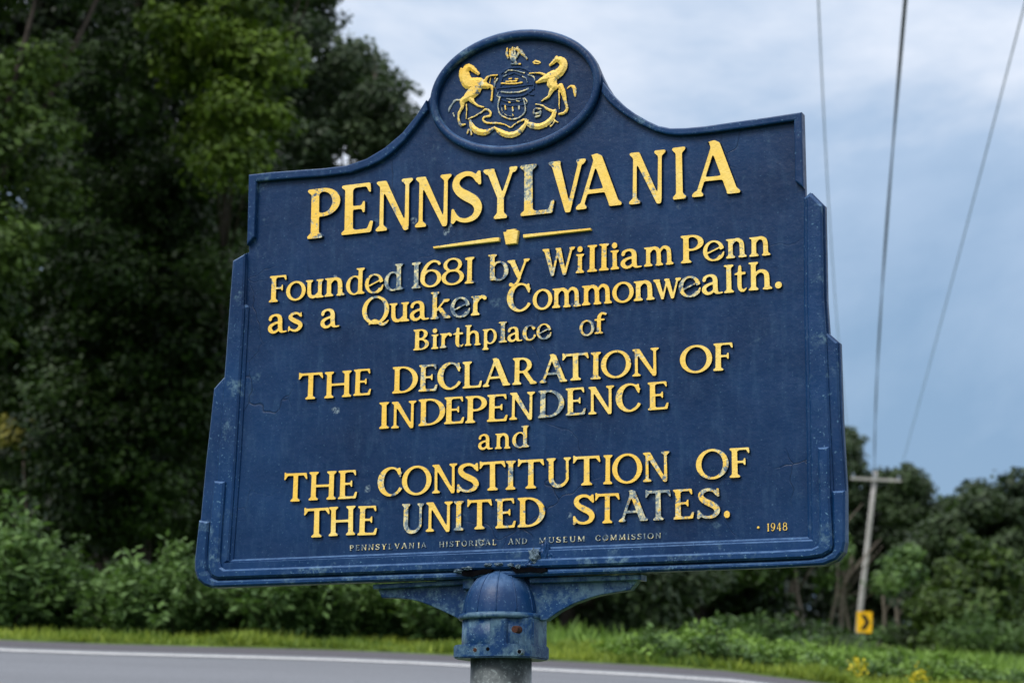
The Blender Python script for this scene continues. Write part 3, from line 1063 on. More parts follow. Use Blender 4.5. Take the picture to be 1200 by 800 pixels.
text_line([(320, 390), (343, 388), (385, 384.5), (440, 379.8), (490, 375.5), (510, 373.8), (556.7, 369.2), (656.7, 360.6), (688, 357.5), (755, 351.8), (855, 342.8), (893, 339.2)], (32, 34),
          [('a', 313.7, 336.7), ('s', 337.2, 355), ('a', 375.3, 398.3), ('Q', 423.8, 456.3), ('u', 455.8, 480), ('a', 480, 503.3), ('k', 503.8, 528.3),
           ('e', 527.5, 551.3), ('r', 551.3, 570.5), ('C', 593.3, 622.2), ('o', 623.7, 647.5), ('m', 646.5, 681), ('m', 681.3, 717.5), ('o', 717, 743),
           ('n', 742, 767.5), ('w', 765, 798.3), ('e', 795, 821.7), ('a', 822, 847.5), ('l', 848, 860.3), ('t', 860.3, 875.3), ('h', 876.7, 905.3), ('.', 907.5, 916.3)],
          {7: 1.1, 6: 0.5, 16: 0.5, 3: 0.35})
text_line([(492, 410.6), (554, 403.8), (640, 396.6), (686, 393), (702, 391.4)], (24.5, 25.5),
          [('B', 484, 503), ('i', 505, 514), ('r', 515, 529.6), ('t', 530, 543.6), ('h', 544.4, 563.6), ('p', 565, 582.4), ('l', 584, 594.4), ('a', 594.4, 612.4),
           ('c', 612, 628.4), ('e', 628.4, 646.4), ('o', 678.6, 696.6), ('f', 696, 711)], {6: 0.5, 8: 0.7, 9: 0.5, 10: 0.95, 11: 0.4, 7: 0.4})
text_line([(362.7, 468), (385.5, 466), (424.5, 463.3), (467.8, 460.5), (548, 455), (606.5, 450.5), (674.8, 446), (745, 441), (840.5, 434.4)], (31, 32.5),
          [('T', 349, 378.6), ('H', 379.7, 412.2), ('E', 413.7, 435.3), ('D', 459.2, 490), ('E', 490, 513), ('C', 511.8, 540.4), ('L', 541.5, 565.3), ('A', 565.3, 598.3),
           ('R', 600, 629.3), ('A', 632, 665), ('T', 658.5, 690.6), ('I', 691.4, 704.4), ('O', 703.6, 739.8), ('N', 740.4, 772.7), ('O', 796, 834.7), ('F', 835, 859)],
          {4: 0.8, 9: 0.5, 10: 0.3, 11: 0.5, 12: 0.25, 5: 0.3})
text_line([(449.3, 502.5), (463, 501.3), (550.8, 495.2), (584, 493.3), (635, 489.3), (673.5, 486.8), (771.5, 479.9)], (31.3, 33),
          [('I', 444, 456.3), ('N', 458, 488), ('D', 490, 522.2), ('E', 520, 544.6), ('P', 544.6, 570.9), ('E', 570, 595.4), ('N', 596.3, 626.9), ('D', 629.8, 661.3),
           ('E', 662.5, 687), ('N', 688.9, 720.2), ('C', 721, 751.4), ('E', 758.7, 784)], {7: 0.9, 8: 0.35, 6: 0.25})
text_line([(568.3, 526.8), (615.5, 523.6)], (26, 26), [('a', 560, 577.9), ('n', 579.6, 598.4), ('d', 600, 620.4)], {2: 0.4})
text_line([(345.7, 587.7), (366.7, 586), (408.7, 584), (457.7, 581), (509, 578.3), (576.7, 574.5), (621.7, 572), (687, 568.3), (759.5, 564.3), (861, 560)], (33.5, 35),
          [('T', 332, 360), ('H', 361.3, 394.2), ('E', 395.8, 419), ('C', 442, 471.7), ('O', 470.5, 506), ('N', 506, 536.3), ('S', 535, 561.5), ('T', 561.5, 593),
           ('I', 592, 604.5), ('T', 606, 638), ('U', 639.9, 669.4), ('T', 670.8, 704), ('I', 706.3, 717.7), ('O', 716.7, 752.7), ('N', 753, 785.4), ('O', 815, 854.2), ('F', 854.2, 879)],
          {3: 0.4, 15: 0.5, 9: 0.3, 8: 0.35, 14: 0.25})
text_line([(369, 630.3), (390, 628.5), (425, 626.3), (481, 623.6), (504, 622.6), (537, 620.8), (562.7, 619.6), (588, 618.4), (614.5, 617.2), (712, 612.4), (798, 609), (830, 607.3)], (34.5, 35.5),
          [('T', 355.5, 386.5), ('H', 384.9, 416.8), ('E', 418.5, 442.5), ('U', 470, 496.6), ('N', 498.5, 530.7), ('I', 531.2, 543.5), ('T', 546.8, 577), ('E', 580, 605),
           ('D', 606, 639.2), ('S', 670.8, 697.2), ('T', 696.7, 726.4), ('A', 724.5, 759.5), ('T', 755.9, 786.8), ('E', 788.5, 813.9), ('S', 816.3, 844), ('.', 847.7, 855.4)],
          {3: 0.8, 5: 0.6, 11: 1.0, 12: 1.1, 14: 0.75, 13: 0.4, 7: 0.4, 8: 0.3})


# small print along the foot of the field, joined into one raised part
def small_text(words, base, cap, name, wear, h=0.002):
    m, c = fit(base)
    V_, F_, MI = [], [], []
    for word, xl, xr in words:
        ws = [get_glyph(ch, False) for ch in word]
        tot = sum(w[2] - w[1] for w in ws) + 0.28 * (len(word) - 1)
        x = xl
        for ch, (me, x0, x1) in zip(word, ws):
            wpx = (x1 - x0) / tot * (xr - xl)
            yb = m * (x + wpx / 2) + c
            ul, v0 = uv(x, yb)
            ur, _ = uv(x + wpx, yb)
            _, v1 = uv(x, yb - cap)
            sx = (ur - ul) / (x1 - x0) * 1.0
            o = len(V_)
            V_ += [(ul + (v.co.x - x0) * sx, v.co.y * h + 0.0002, v0 + POST_L + v.co.z * (v1 - v0)) for v in me.vertices]
            F_ += [[i + o for i in p.vertices] for p in me.polygons]
            MI += [p.material_index for p in me.polygons]
            x += wpx + 0.28 / tot * (xr - xl)
    ob = mesh(name, V_, F_, (M_GOLD, M_SIDE), sign, midx=MI)
    ob['wear'] = wear
    return ob


small_text([('PENNSYLVAN', 410, 486)], [(411.7, 645), (580, 638.6), (772.5, 630.6)], 6.5, 'small_lettering', 1.0)
for wd, w_ in ((('IA', 490, 500), 2.6), (('HISTORICAL', 515, 582), 1.6), (('AND', 596, 618), 2.3), (('MUSEUM', 632, 686), 1.5), (('COMMISSION', 698, 775), 1.4)):
    small_text([wd], [(411.7, 645), (580, 638.6), (772.5, 630.6)], 6.5, 'small_lettering', w_)
small_text([('1948', 899.5, 923)], [(900, 622.5), (922.6, 621.3)], 9.5, 'year_lettering', 0.0)
prism('dot', [(a, b_ + POST_L) for a, b_ in (lambda c: [(c[0] + .0022 * math.cos(k), c[1] + .0022 * math.sin(k)) for k in np.arange(0, 6.2, 0.7)])(uv(889, 618))], -.001, 0.003, M_GOLD, sign, 0.0005, 1)

# rule with a keystone in the middle
prism('rule', up([(507, 289), (508, 291.3), (584.5, 282.6), (585, 278.2), (579, 278.4)], .007), -0.001, 0.007, M_GOLD, sign, 0.0008, 1)
prism('rule', up([(612.6, 274.8), (613, 278.8), (692.2, 269.6), (692, 267.2)], .007), -0.001, 0.007, M_GOLD, sign, 0.0008, 1)
prism('keystone', up([(593.5, 269.4), (604, 268), (604.4, 270.2), (607.2, 270), (605, 285.2), (592.6, 286.6), (589.6, 272), (593, 271.6)], .008), -0.001, 0.008, M_GOLD, sign, 0.0008, 1)


# ------------------------------------------------------------------ the coat of arms in the oval, drawn as strokes (pixels of a 4.446x enlargement)
class Arms(G):
    def __init__(s, x0, y0, x1, y1, step):
        s.xs = np.arange(x0, x1, step)
        s.ys = np.arange(y0, y1, step)
        s.X, s.Y = np.meshgrid(s.xs, s.ys)
        s.f = np.full(s.X.shape, 9.0)


def z2(x, y):
    u, v = uv(470 + x / 4.446, 20 + y / 4.446, 0.004)
    return u * 100, v * 100          # centimetres


def arms_part(name, strokes, polys=(), holes=(), wear=0.3, h=0.5, mats=None):
    pts = [z2(x, y) for s_ in strokes for x, y, r in s_] + [z2(*p) for pl in polys for p in pl]
    xs_, ys_ = [p[0] for p in pts], [p[1] for p in pts]
    q = Arms(min(xs_) - 1, min(ys_) - 1, max(xs_) + 1, max(ys_) + 1, 0.075)
    k = 0.0385                       # centimetres per enlarged pixel
    for s_ in strokes:
        q.add(q.st([(*z2(x, y), r * k) for x, y, r in s_]))
    for pl in polys:
        q.add(q.poly([z2(*p) for p in pl]))
    for s_ in holes:
        q.f = np.maximum(q.f, -q.st([(*z2(x, y), r * k) for x, y, r in s_]))
    # rough hand-modelled surface
    wob = np.vectorize(lambda a, b_: mn.noise(Vector((a * 2.6, b_ * 2.6, 1.3))) + 0.6 * mn.noise(Vector((a * 7, b_ * 7, 4.3))))(q.X, q.Y)
    q.f = q.f + wob * 0.085
    me, _, _ = relief(q, name, mats or (M_GOLD, M_SIDE), 0.06, h, prof=lambda d: min(max(-d / 0.06, 0), 1) * 0.5 + 0.5 * min(1, max(-d, 0) / 0.6))
    o = link(name, me, sign)
    o.scale = (0.01, 0.01, 0.01)
    o.location = (0, 0.0003, POST_L)
    o['wear'] = wear
    return o


def rb(pts, r):
    return [(x, y, r) for x, y in pts]


# left horse
arms_part('horse', [
    [(352, 262, 16), (332, 285, 24), (334, 318, 30), (352, 348, 30), (385, 352, 26)], [(312, 270, 8), (308, 300, 9), (318, 335, 8)],         # neck
    [(352, 256, 14), (374, 272, 15), (402, 296, 9)],                                             # head
    [(340, 250, 5), (330, 262, 6)], [(356, 250, 4), (362, 262, 6)],
    [(352, 345, 26), (390, 345, 30), (420, 352, 24), (450, 362, 14)],                           # chest
    [(405, 345, 30), (380, 385, 34), (350, 412, 24)],                                           # barrel
    [(430, 360, 14), (470, 362, 9), (474, 400, 6), (470, 432, 7)],                              # foreleg
    [(432, 340, 12), (452, 312, 7), (478, 305, 5), (500, 303, 5)],
    [(345, 420, 20), (320, 440, 16), (318, 470, 10), (300, 505, 7), (302, 545, 7), (312, 562, 9), (332, 560, 5)],   # hind leg
    [(362, 425, 16), (380, 448, 9), (402, 462, 6), (430, 470, 5)],
    [(340, 455, 5), (341, 490, 4), (338, 530, 4)]], wear=0.4, h=0.75)
arms_part('tail', [[(305, 430, 6), (280, 432, 6), (262, 455, 6), (248, 478, 6), (246, 492, 4)], [(268, 500, 5), (276, 520, 4)]], wear=1.6, h=0.35)
# right horse
arms_part('horse', [
    [(812, 220, 15), (836, 228, 20), (846, 250, 22), (832, 280, 25), (808, 302, 26)],
    [(810, 214, 12), (798, 232, 12), (776, 252, 8)],
    [(812, 296, 22), (790, 300, 22), (765, 315, 22), (735, 328, 15), (708, 340, 8)],
    [(790, 315, 26), (785, 345, 26), (800, 365, 18)],
    [(748, 302, 9), (725, 293, 6), (700, 292, 5), (668, 294, 4)],
    [(800, 360, 18), (780, 390, 12), (768, 415, 8), (740, 432, 5), (728, 440, 4)],
    [(830, 360, 15), (845, 395, 14), (856, 440, 9), (864, 480, 8), (848, 500, 9), (824, 506, 7)],
    [(822, 385, 6), (824, 430, 4), (823, 480, 4)]], wear=0.4, h=0.75)
arms_part('tail', [[(862, 372, 4), (880, 358, 6), (898, 365, 10), (903, 390, 9), (904, 412, 6)]], wear=0.55, h=0.35)
# eagle
arms_part('eagle', [
    [(552, 165, 6), (550, 190, 7), (556, 212, 6)], [(580, 160, 6), (576, 185, 8), (584, 215, 12), (594, 240, 10)],
    [(604, 158, 6), (612, 180, 6), (600, 210, 7)], [(600, 165, 8), (622, 180, 10), (640, 200, 7), (654, 216, 5)],
    [(572, 244, 5), (620, 244, 5)], [(566, 168, 5), (566, 200, 6), (580, 226, 8)], [(590, 160, 5), (592, 200, 7)]], wear=0.9, h=0.6)
arms_part('wing_tip', [[(684, 234, 5), (700, 228, 6), (722, 236, 6)], [(690, 240, 5), (716, 242, 4)]], wear=0.4, h=0.35)
# shield, mantling in worn blue
arms_part('shield', [
    rb([(512, 420), (504, 460), (512, 500), (540, 522), (578, 532), (612, 524), (640, 500), (646, 468), (636, 425)], 5),
    rb([(524, 455), (526, 490), (550, 512), (580, 516)], 3)], wear=1.2, h=0.6)
arms_part('mantling', [
    rb([(520, 290), (545, 272), (580, 262), (620, 262), (660, 278), (680, 300), (690, 340), (686, 372)], 6),
    rb([(488, 372), (540, 366), (600, 360), (680, 350)], 4), rb([(490, 376), (500, 400), (530, 412), (590, 412), (640, 404), (676, 380)], 6),
    rb([(690, 370), (660, 380), (664, 400), (688, 404)], 4), rb([(536, 282), (520, 330), (512, 365)], 4),
    rb([(560, 300), (590, 290), (620, 304)], 5), rb([(520, 430), (560, 440), (640, 432)], 4), rb([(520, 456), (580, 462), (645, 456)], 3)],
    wear=2.2, h=0.4, mats=(M_FRAME, M_SIDE))
arms_part('mantling', [rb([(500, 320), (488, 340), (484, 362)], 5), rb([(505, 392), (498, 410), (512, 416)], 5), rb([(660, 300), (690, 312), (694, 330)], 5),
    rb([(540, 290), (560, 276), (600, 280), (640, 290)], 4), rb([(530, 310), (548, 300)], 4), rb([(630, 308), (650, 320), (655, 340)], 4),
    rb([(520, 388), (560, 392), (620, 388), (660, 372)], 5), rb([(548, 424), (580, 430), (620, 424)], 4), rb([(640, 420), (655, 440), (650, 452)], 4)],
    wear=1.6, h=0.45)
arms_part('ship', [rb([(520, 344), (560, 346), (600, 344), (628, 340)], 5), rb([(545, 335), (600, 332)], 5), rb([(560, 322), (575, 318)], 4), rb([(592, 320), (606, 322)], 4)], wear=0.3, h=0.45)
arms_part('sheaf', [rb([(540, 460), (542, 480)], 5), rb([(578, 470), (580, 486)], 6), rb([(612, 462), (612, 480)], 5), rb([(556, 440), (566, 444)], 4), rb([(600, 436), (614, 438)], 4), rb([(578, 505), (582, 512)], 4)], wear=0.65, h=0.45)
arms_part('harness', [rb([(492, 305), (484, 330), (486, 372)], 3), rb([(466, 310), (458, 345)], 3)], wear=0.3, h=0.4)
# motto ribbon
arms_part('ribbon', [
    [(358, 540, 8), (370, 572, 14), (400, 596, 17), (440, 600, 16), (474, 584, 10), (486, 572, 6)],
    [(492, 580, 8), (520, 600, 15), (560, 614, 16), (600, 606, 16), (632, 578, 14), (648, 552, 8)],
    [(648, 545, 8), (670, 560, 15), (710, 570, 16), (750, 558, 16), (784, 528, 15), (800, 490, 12)],
    [(412, 500, 5), (440, 480, 6), (464, 494, 6), (462, 515, 7), (432, 520, 6), (428, 540, 6), (456, 552, 6), (500, 552, 6), (540, 560, 4), (568, 576, 4)],
    [(572, 575, 4), (600, 552, 5), (640, 534, 6), (660, 540, 6)],
    [(728, 478, 5), (698, 478, 6), (690, 500, 6), (712, 500, 7), (726, 490, 5), (722, 512, 6), (698, 520, 6)],
    [(700, 455, 4), (730, 458, 5), (760, 478, 7), (790, 490, 9)],
    [(350, 585, 5), (344, 605, 5)], [(360, 582, 5), (366, 612, 5)], [(346, 588, 4), (364, 586, 4)],
    [(800, 535, 5), (790, 556, 5), (778, 568, 5)], [(800, 540, 4), (816, 548, 4)], [(350, 530, 5), (385, 515, 5), (415, 495, 4)]], wear=0.5, h=0.6)


# ------------------------------------------------------------------ torn seam, brackets, socket and post
def lump(name, c, r, mat, seed=0, sy=0.5, amp=0.5, parent=None):
    bm = bmesh.new()
    bmesh.ops.create_icosphere(bm, subdivisions=3, radius=1)
    for v in bm.verts:
        k = 1 + amp * mn.noise(v.co * 1.8 + Vector((seed, seed * 2, 0))) + 0.3 * amp * mn.noise(v.co * 5 + Vector((seed, 0, 0)))
        v.co = Vector((v.co.x * r[0] * k, v.co.y * sy * r[0] * k, v.co.z * r[1] * k)) + Vector(c)
    return bm_obj(name, bm, mat, parent or sign)


def upc(x, y, h=0.0):
    u, v = uv(x, y)
    return (u, -h, v + POST_L)


lump('torn_seam', upc(631, 652, 0.018), (0.009, 0.012), M_TORN, 3, 0.8, 0.7)
lump('torn_seam', upc(641, 650, 0.010), (0.008, 0.022), M_FRAME, 5, 0.9, 0.6)
lump('torn_seam', upc(626, 660, 0.012), (0.012, 0.008), M_FRAME, 8, 0.8, 0.7)
lump('torn_seam', upc(650, 655, 0.011), (0.005, 0.010), M_RAIL, 9, 0.8, 0.7)
for g_ in ([(541, 669.5), (549, 668), (556, 668.8), (566, 666.2), (578, 666.6), (574, 671), (560, 673), (552, 675.5), (541.5, 674)],
           [(598, 664.5), (604, 663.5), (613, 665), (622, 663.6), (632, 665.6), (638, 664.6), (641, 668), (634, 671), (620, 669.6), (604, 671)]):
    prism('split_gap', up(g_, .0205), -0.002, 0.0205, M_DARK, sign, 0.0)
for i, (x, y) in enumerate([(543, 670), (553, 667), (577, 663), (590, 662), (604, 663), (612, 665)]):
    lump('torn_seam', upc(x, y, 0.020), (random.uniform(.004, .009), random.uniform(.002, .004)), M_TORN, 20 + i, 0.8, 0.8)

# brackets under the bottom rail
brL = [(447, 700), (465, 700.4), (478, 701.6), (490, 704.2), (502, 708.4), (515, 714), (530, 721), (543, 728), (560, 728), (560, 676), (441, 686)]
prism('bracket', up(brL, -.012), -0.030, -0.012, M_SOCK, sign, 0.002)
prism('bracket_lip', up([(436.5, 684.2), (436.5, 690), (560, 683.6), (560, 677.6)]), -0.030, -0.0005, M_SOCK, sign, 0.002)
prism('bracket', up([(738, 691), (722, 693.6), (704, 696.6), (690, 700.5), (672, 707), (655, 716), (640, 726.4), (620, 727), (620, 674), (748, 679)], -.012), -0.030, -0.012, M_SOCK, sign, 0.002)
prism('bracket_lip', up([(751, 672.5), (751, 679), (620, 683), (620, 676.5)]), -0.030, -0.0005, M_SOCK, sign, 0.002)
prism('web', up([(541, 679), (543, 728), (640, 726), (638, 673), (600, 676)], -.012), -0.034, -0.018, M_SOCK, sign, 0.003)
prism('web', up([(541.5, 676), (541.5, 690), (556, 690), (556, 676)], .004), -0.03, 0.004, M_SOCK, sign, 0.003)

PYc = 0.017
pu, pv = uv(586.5, 740, -PYc)
PX = pu + 0.0018


def lathe(name, prof, mat, parent, n=48, smooth=True, lobes=0, amp=0.0, cx=None):
    bm = bmesh.new()
    rows = []
    for r, z in prof:
        row = []
        for i in range(n):
            th = 2 * math.pi * i / n
            rr = r * (1 + amp * abs(math.cos(lobes * th / 2))) if lobes else r
            row.append(bm.verts.new(((cx or PX) + rr * math.cos(th), PYc + rr * math.sin(th), z)))
        rows.append(row)
    for a, b_ in zip(rows, rows[1:]):
        for i in range(n):
            bm.faces.new((a[i], a[(i + 1) % n], b_[(i + 1) % n], b_[i]))
    bm.faces.new(rows[0][::-1])
    bm.faces.new(rows[-1])
    return bm_obj(name, bm, mat, parent, smooth)


def vz(y):
    return uv(589, y, 0.045)[1] + POST_L


z_top, z_ring, z_b, z_f = uv(589, 667, -PYc)[1] + POST_L, vz(719.5), vz(756), vz(770)
rd = 0.0695
dome = [(rd * math.cos(R(a)), z_ring + 0.003 + (z_top - z_ring) * math.sin(R(a))) for a in range(0, 90, 6)] + [(0.003, z_top + 0.003)]
dm = lathe('dome_cap', [(rd, z_ring - 0.002)] + dome, M_FRAME, sign, 64)
for k in range(6):
    th = R(-90 - 75 + k * 30)
    bm = bmesh.new()
    tube(bm, [(PX + r * math.cos(th), PYc + r * math.sin(th), z) for r, z in dome[:-1]], [0.0014] * (len(dome) - 1), 6)
    bm_obj('rib', bm, M_FRAME, sign, True)
lathe('collar_ring', [(rd + 0.0005, z_ring - 0.006), (rd + 0.006, z_ring - 0.0055), (rd + 0.008, z_ring - 0.001), (rd + 0.006, z_ring + 0.004), (rd - 0.002, z_ring + 0.006)], M_SOCK, sign, 64)
lathe('socket', [(rd - 0.004, z_f + 0.004), (rd + 0.0015, z_f + 0.006), (rd + 0.0005, z_ring - 0.003), (rd - 0.004, z_ring - 0.003)], M_SOCK, sign, 64)
def plan_prism(name, pts, z0, z1, mat, bev):
    bm = bmesh.new()
    lo = [bm.verts.new((PX + x, PYc + y, z0)) for x, y in pts]
    hi = [bm.verts.new((PX + x, PYc + y, z1)) for x, y in pts]
    n = len(pts)
    for i in range(n):
        bm.faces.new((lo[i], lo[(i + 1) % n], hi[(i + 1) % n], hi[i]))
    bm.faces.new(hi)
    bm.faces.new(lo[::-1])
    bmesh.ops.bevel(bm, geom=bm.edges[:], offset=bev, segments=2, affect='EDGES')
    return bm_obj(name, bm, mat, sign)


plan_prism('socket_flange', [(-0.073, -0.03), (-0.067, -0.058), (-0.052, -0.071), (0.036, -0.075), (0.056, -0.066), (0.077, -0.046), (0.080, 0.03), (0.05, 0.07), (-0.05, 0.07), (-0.073, 0.03)], z_f, z_b + 0.003, M_SOCK, 0.0025)
plan_prism('socket_lug', [(0.050, -0.046), (0.064, -0.044), (0.0745, -0.032), (0.076, 0.03), (0.045, 0.05)], z_b, z_ring - 0.003, M_SOCK, 0.003)
plan_prism('bolt_pad', [(0.008, -0.0715), (0.036, -0.0655), (0.040, -0.055), (0.006, -0.055)], z_b, z_ring - 0.006, M_SOCK, 0.0015)
lathe('post', [(0.0545, -0.15), (0.0545, z_f + 0.01)], M_POST, sign, 48)


def stud(name, x, y, dep, r, l, mat):
    u, v = uv(x, y, dep - PYc)
    c = Vector((u, PYc - dep, v + POST_L))
    bm = bmesh.new()
    tube(bm, [c + Vector((0, 0.01, 0)), c - Vector((0, l, 0))], [r, r * 0.9], 10)
    return bm_obj(name, bm, mat, sign)


stud('bolt', 605.5, 737, 0.069, 0.0068, 0.009, M_RUST)
for x, y, dep in ((545, 760, 0.0635), (557, 761, 0.0715), (572, 760, 0.0722), (609, 763, 0.0745)):
    stud('hole_rim', x, y, dep, 0.0056, 0.0012, M_TORN)
    stud('bolt_hole', x, y, dep, 0.0038, 0.0018, M_RUST if x == 557 else M_DARK)


# ------------------------------------------------------------------ vegetation
def leaves_mesh(name, C, Nrm, size, aspect, tint, mat, parent, kind=None, along=None):
    """diamond-shaped leaves, one quad each"""
    n = len(C)
    Nrm = Nrm / (np.linalg.norm(Nrm, axis=1, keepdims=True) + 1e-9)
    r = rng.normal(size=(n, 3)) if along is None else along + rng.normal(size=(n, 3)) * 0.25
    t1 = np.cross(Nrm, r)
    t1 /= np.linalg.norm(t1, axis=1, keepdims=True) + 1e-9
    t2 = np.cross(Nrm, t1)
    s = (size * rng.uniform(0.6, 1.3, n))[:, None]
    if along is not None:
        t2, t1 = t1, t2
    a, b_ = t1 * s * 0.5, t2 * s * 0.5 * aspect
    V_ = np.empty((n, 4, 3))
    V_[:, 0] = C - a
    V_[:, 1] = C + b_ + a * 0.1
    V_[:, 2] = C + a
    V_[:, 3] = C - b_ + a * 0.1
    me = bpy.data.meshes.new(name)
    me.vertices.add(4 * n)
    me.vertices.foreach_set('co', V_.reshape(-1).astype(np.float32))
    me.loops.add(4 * n)
    me.loops.foreach_set('vertex_index', np.arange(4 * n, dtype=np.int32))
    me.polygons.add(n)
    me.polygons.foreach_set('loop_start', np.arange(0, 4 * n, 4, dtype=np.int32))
    me.update(calc_edges=True)
    at = me.attributes.new('tint', 'FLOAT', 'FACE')
    at.data.foreach_set('value', np.clip(tint, 0, 1).astype(np.float32))
    o = link(name, me, parent, (mat,))
    if kind:
        o['kind'] = kind
    return o


def blob_leaves(blobs, dens, rad_fill=0.55):
    """blobs: (x, y, z, radius); returns leaf centres, normals and a per-clump tint"""
    Cs, Ns, Ts = [], [], []
    for (x, y, z, r) in blobs:
        n = max(8, int(dens * r * r))
        d = rng.normal(size=(n, 3))
        d /= np.linalg.norm(d, axis=1, keepdims=True)
        rr = r * (rad_fill + (1 - rad_fill) * rng.random(n) ** 0.7)[:, None]
        rr *= (1 + 0.25 * np.sin(d[:, 0:1] * 5 + x * 3) * np.cos(d[:, 2:3] * 6 + z * 2))
        c = d * rr * np.array([1.1, 1.0, 0.75]) + np.array([x, y, z])
        nn = d + rng.normal(size=(n, 3)) * 0.55 + np.array([0, 0, 0.5])
        Cs.append(c)
        Ns.append(nn)
        Ts.append(np.full(n, rng.uniform(0.15, 0.85)) + rng.normal(size=n) * 0.22)
    return np.vstack(Cs), np.vstack(Ns), np.concatenate(Ts)


def tree(name, label, base, blobs, mat, leaf, dens, trunk_r=0.2, bark=None, group=None, limbs=14, cat='tree', lean=(0, 0), fork=0.35):
    bx_, by_ = base
    bz = ground_z(bx_, by_) - 0.1
    root = empty(name, (bx_, by_, bz))
    tag(root, label, cat, group)
    B = [(x - bx_, y - by_, z - bz, r) for x, y, z, r in blobs]
    top = max(b_[2] for b_ in B)
    cx = sum(b_[0] for b_ in B) / len(B)
    cy = sum(b_[1] for b_ in B) / len(B)
    bm = bmesh.new()
    hh = top * 0.8
    pts = []
    for i in range(8):
        s = i / 7
        pts.append((cx * s ** 1.6 + 0.08 * math.sin(3.1 * s + bx_), cy * s ** 1.6 + 0.06 * math.cos(4 * s + bx_), hh * s))
    tube(bm, pts, [trunk_r * (1.25 if i == 0 else 1 - 0.75 * i / 7) for i in range(8)], 10)
    ch = sorted(B, key=lambda b_: -b_[3])[:limbs]
    for (x, y, z, r) in ch:
        s = min(0.95, max(fork, (z / hh) * 0.7))
        k = min(6, int(s * 7))
        p0 = Vector(pts[k])
        p1 = Vector((x, y, z))
        mid = p0.lerp(p1, 0.5) + Vector((0, 0, -0.12 * (p1 - p0).length + 0.1))
        tube(bm, [p0, mid, p1], [trunk_r * 0.32, trunk_r * 0.2, trunk_r * 0.06], 6)
    bm_obj('trunk', bm, bark or M_BARK, root, True)
    C_, N_, T_ = blob_leaves(B, dens * 2.4, 0.35)
    leaves_mesh('crown', C_, N_, leaf, 0.62, T_, mat, root)
    return root


def region_blobs(rects, Y0, Y1, r0, r1):
    """clumps filling picture-space boxes (x0, y0, x1, y1, count) at real distances between Y0 and Y1"""
    out = []
    for (a, b_, c, d, n) in rects:
        for _ in range(n):
            Y = random.uniform(Y0, Y1)
            p = px(random.uniform(a, c), random.uniform(b_, d), Y)
            out.append((p.x, p.y, p.z, random.uniform(r0, r1)))
    return out


# big trees on the left
tree('oak_tree', 'tall oak with bright leafy boughs hanging in at the left edge of the photo', (px(-60, 700, 20).x, 20),
     region_blobs([(-160, -250, 60, 200, 34), (-120, 60, 62, 230, 22), (-160, 200, 10, 400, 26), (-20, 290, 8, 400, 4), (-50, -120, 170, -20, 10)], 19.3, 21.5, 0.28, 0.45), L_BRIGHT, 0.085, 1500, 0.2)
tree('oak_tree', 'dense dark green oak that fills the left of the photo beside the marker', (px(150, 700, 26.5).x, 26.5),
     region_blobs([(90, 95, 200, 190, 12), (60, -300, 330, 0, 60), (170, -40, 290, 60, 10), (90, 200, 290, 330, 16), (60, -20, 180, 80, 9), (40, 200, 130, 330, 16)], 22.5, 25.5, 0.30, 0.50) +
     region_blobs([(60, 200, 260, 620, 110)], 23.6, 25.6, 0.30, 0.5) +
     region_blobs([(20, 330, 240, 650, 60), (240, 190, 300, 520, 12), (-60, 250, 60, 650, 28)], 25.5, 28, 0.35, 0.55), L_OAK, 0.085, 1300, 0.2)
tree('oak_tree', 'oak with yellow green boughs high up between the dark oak and the grey green tree', (px(260, 700, 25).x, 25),
     region_blobs([(205, 0, 290, 60, 7), (225, 50, 335, 120, 13), (250, 110, 325, 165, 8), (190, 20, 240, 90, 5), (215, 155, 290, 200, 5), (150, -200, 420, -40, 20)], 21.8, 23.4, 0.26, 0.42), L_SUNLIT, 0.085, 1300, 0.06, limbs=8)
tree('oak_tree', 'grey green tree whose leafy crown meets the sky left of the marker crest', (px(390, 700, 31).x, 31),
     region_blobs([(290, 20, 380, 200, 24), (385, 60, 440, 200, 15), (430, 95, 462, 200, 7), (455, 125, 476, 190, 3), (290, -60, 372, 40, 10), (372, -40, 384, 6, 2), (240, 180, 500, 330, 34), (280, 330, 760, 600, 60)], 29, 33, 0.34, 0.5), L_GREY, 0.10, 1250, 0.12)
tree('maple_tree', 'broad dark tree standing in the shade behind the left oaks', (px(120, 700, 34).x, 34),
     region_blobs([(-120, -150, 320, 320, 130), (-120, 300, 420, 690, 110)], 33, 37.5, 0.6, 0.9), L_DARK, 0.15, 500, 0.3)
C_, N_, T_ = blob_leaves(region_blobs([(2, 490, 50, 530, 5)], 24.2, 24.6, 0.09, 0.16), 5000)
sap = empty('maple_sapling', (px(20, 700, 24.4).x, 24.4, ground_z(px(20, 700, 24.4).x, 24.4)))
tag(sap, 'thin sapling with yellowing leaves in the dark shade at the left edge', 'sapling')
leaves_mesh('foliage', C_ - np.array(sap.location), N_, 0.07, 0.6, T_, L_YELL, sap)
bm = bmesh.new()
tp = px(25, 505, 24.4) - sap.location
tube(bm, [(0, 0, -0.05), (0.05, 0, tp.z * 0.5), tuple(tp)], [0.03, 0.022, 0.01], 6)
bm_obj('stem', bm, M_BARK, sap, True)

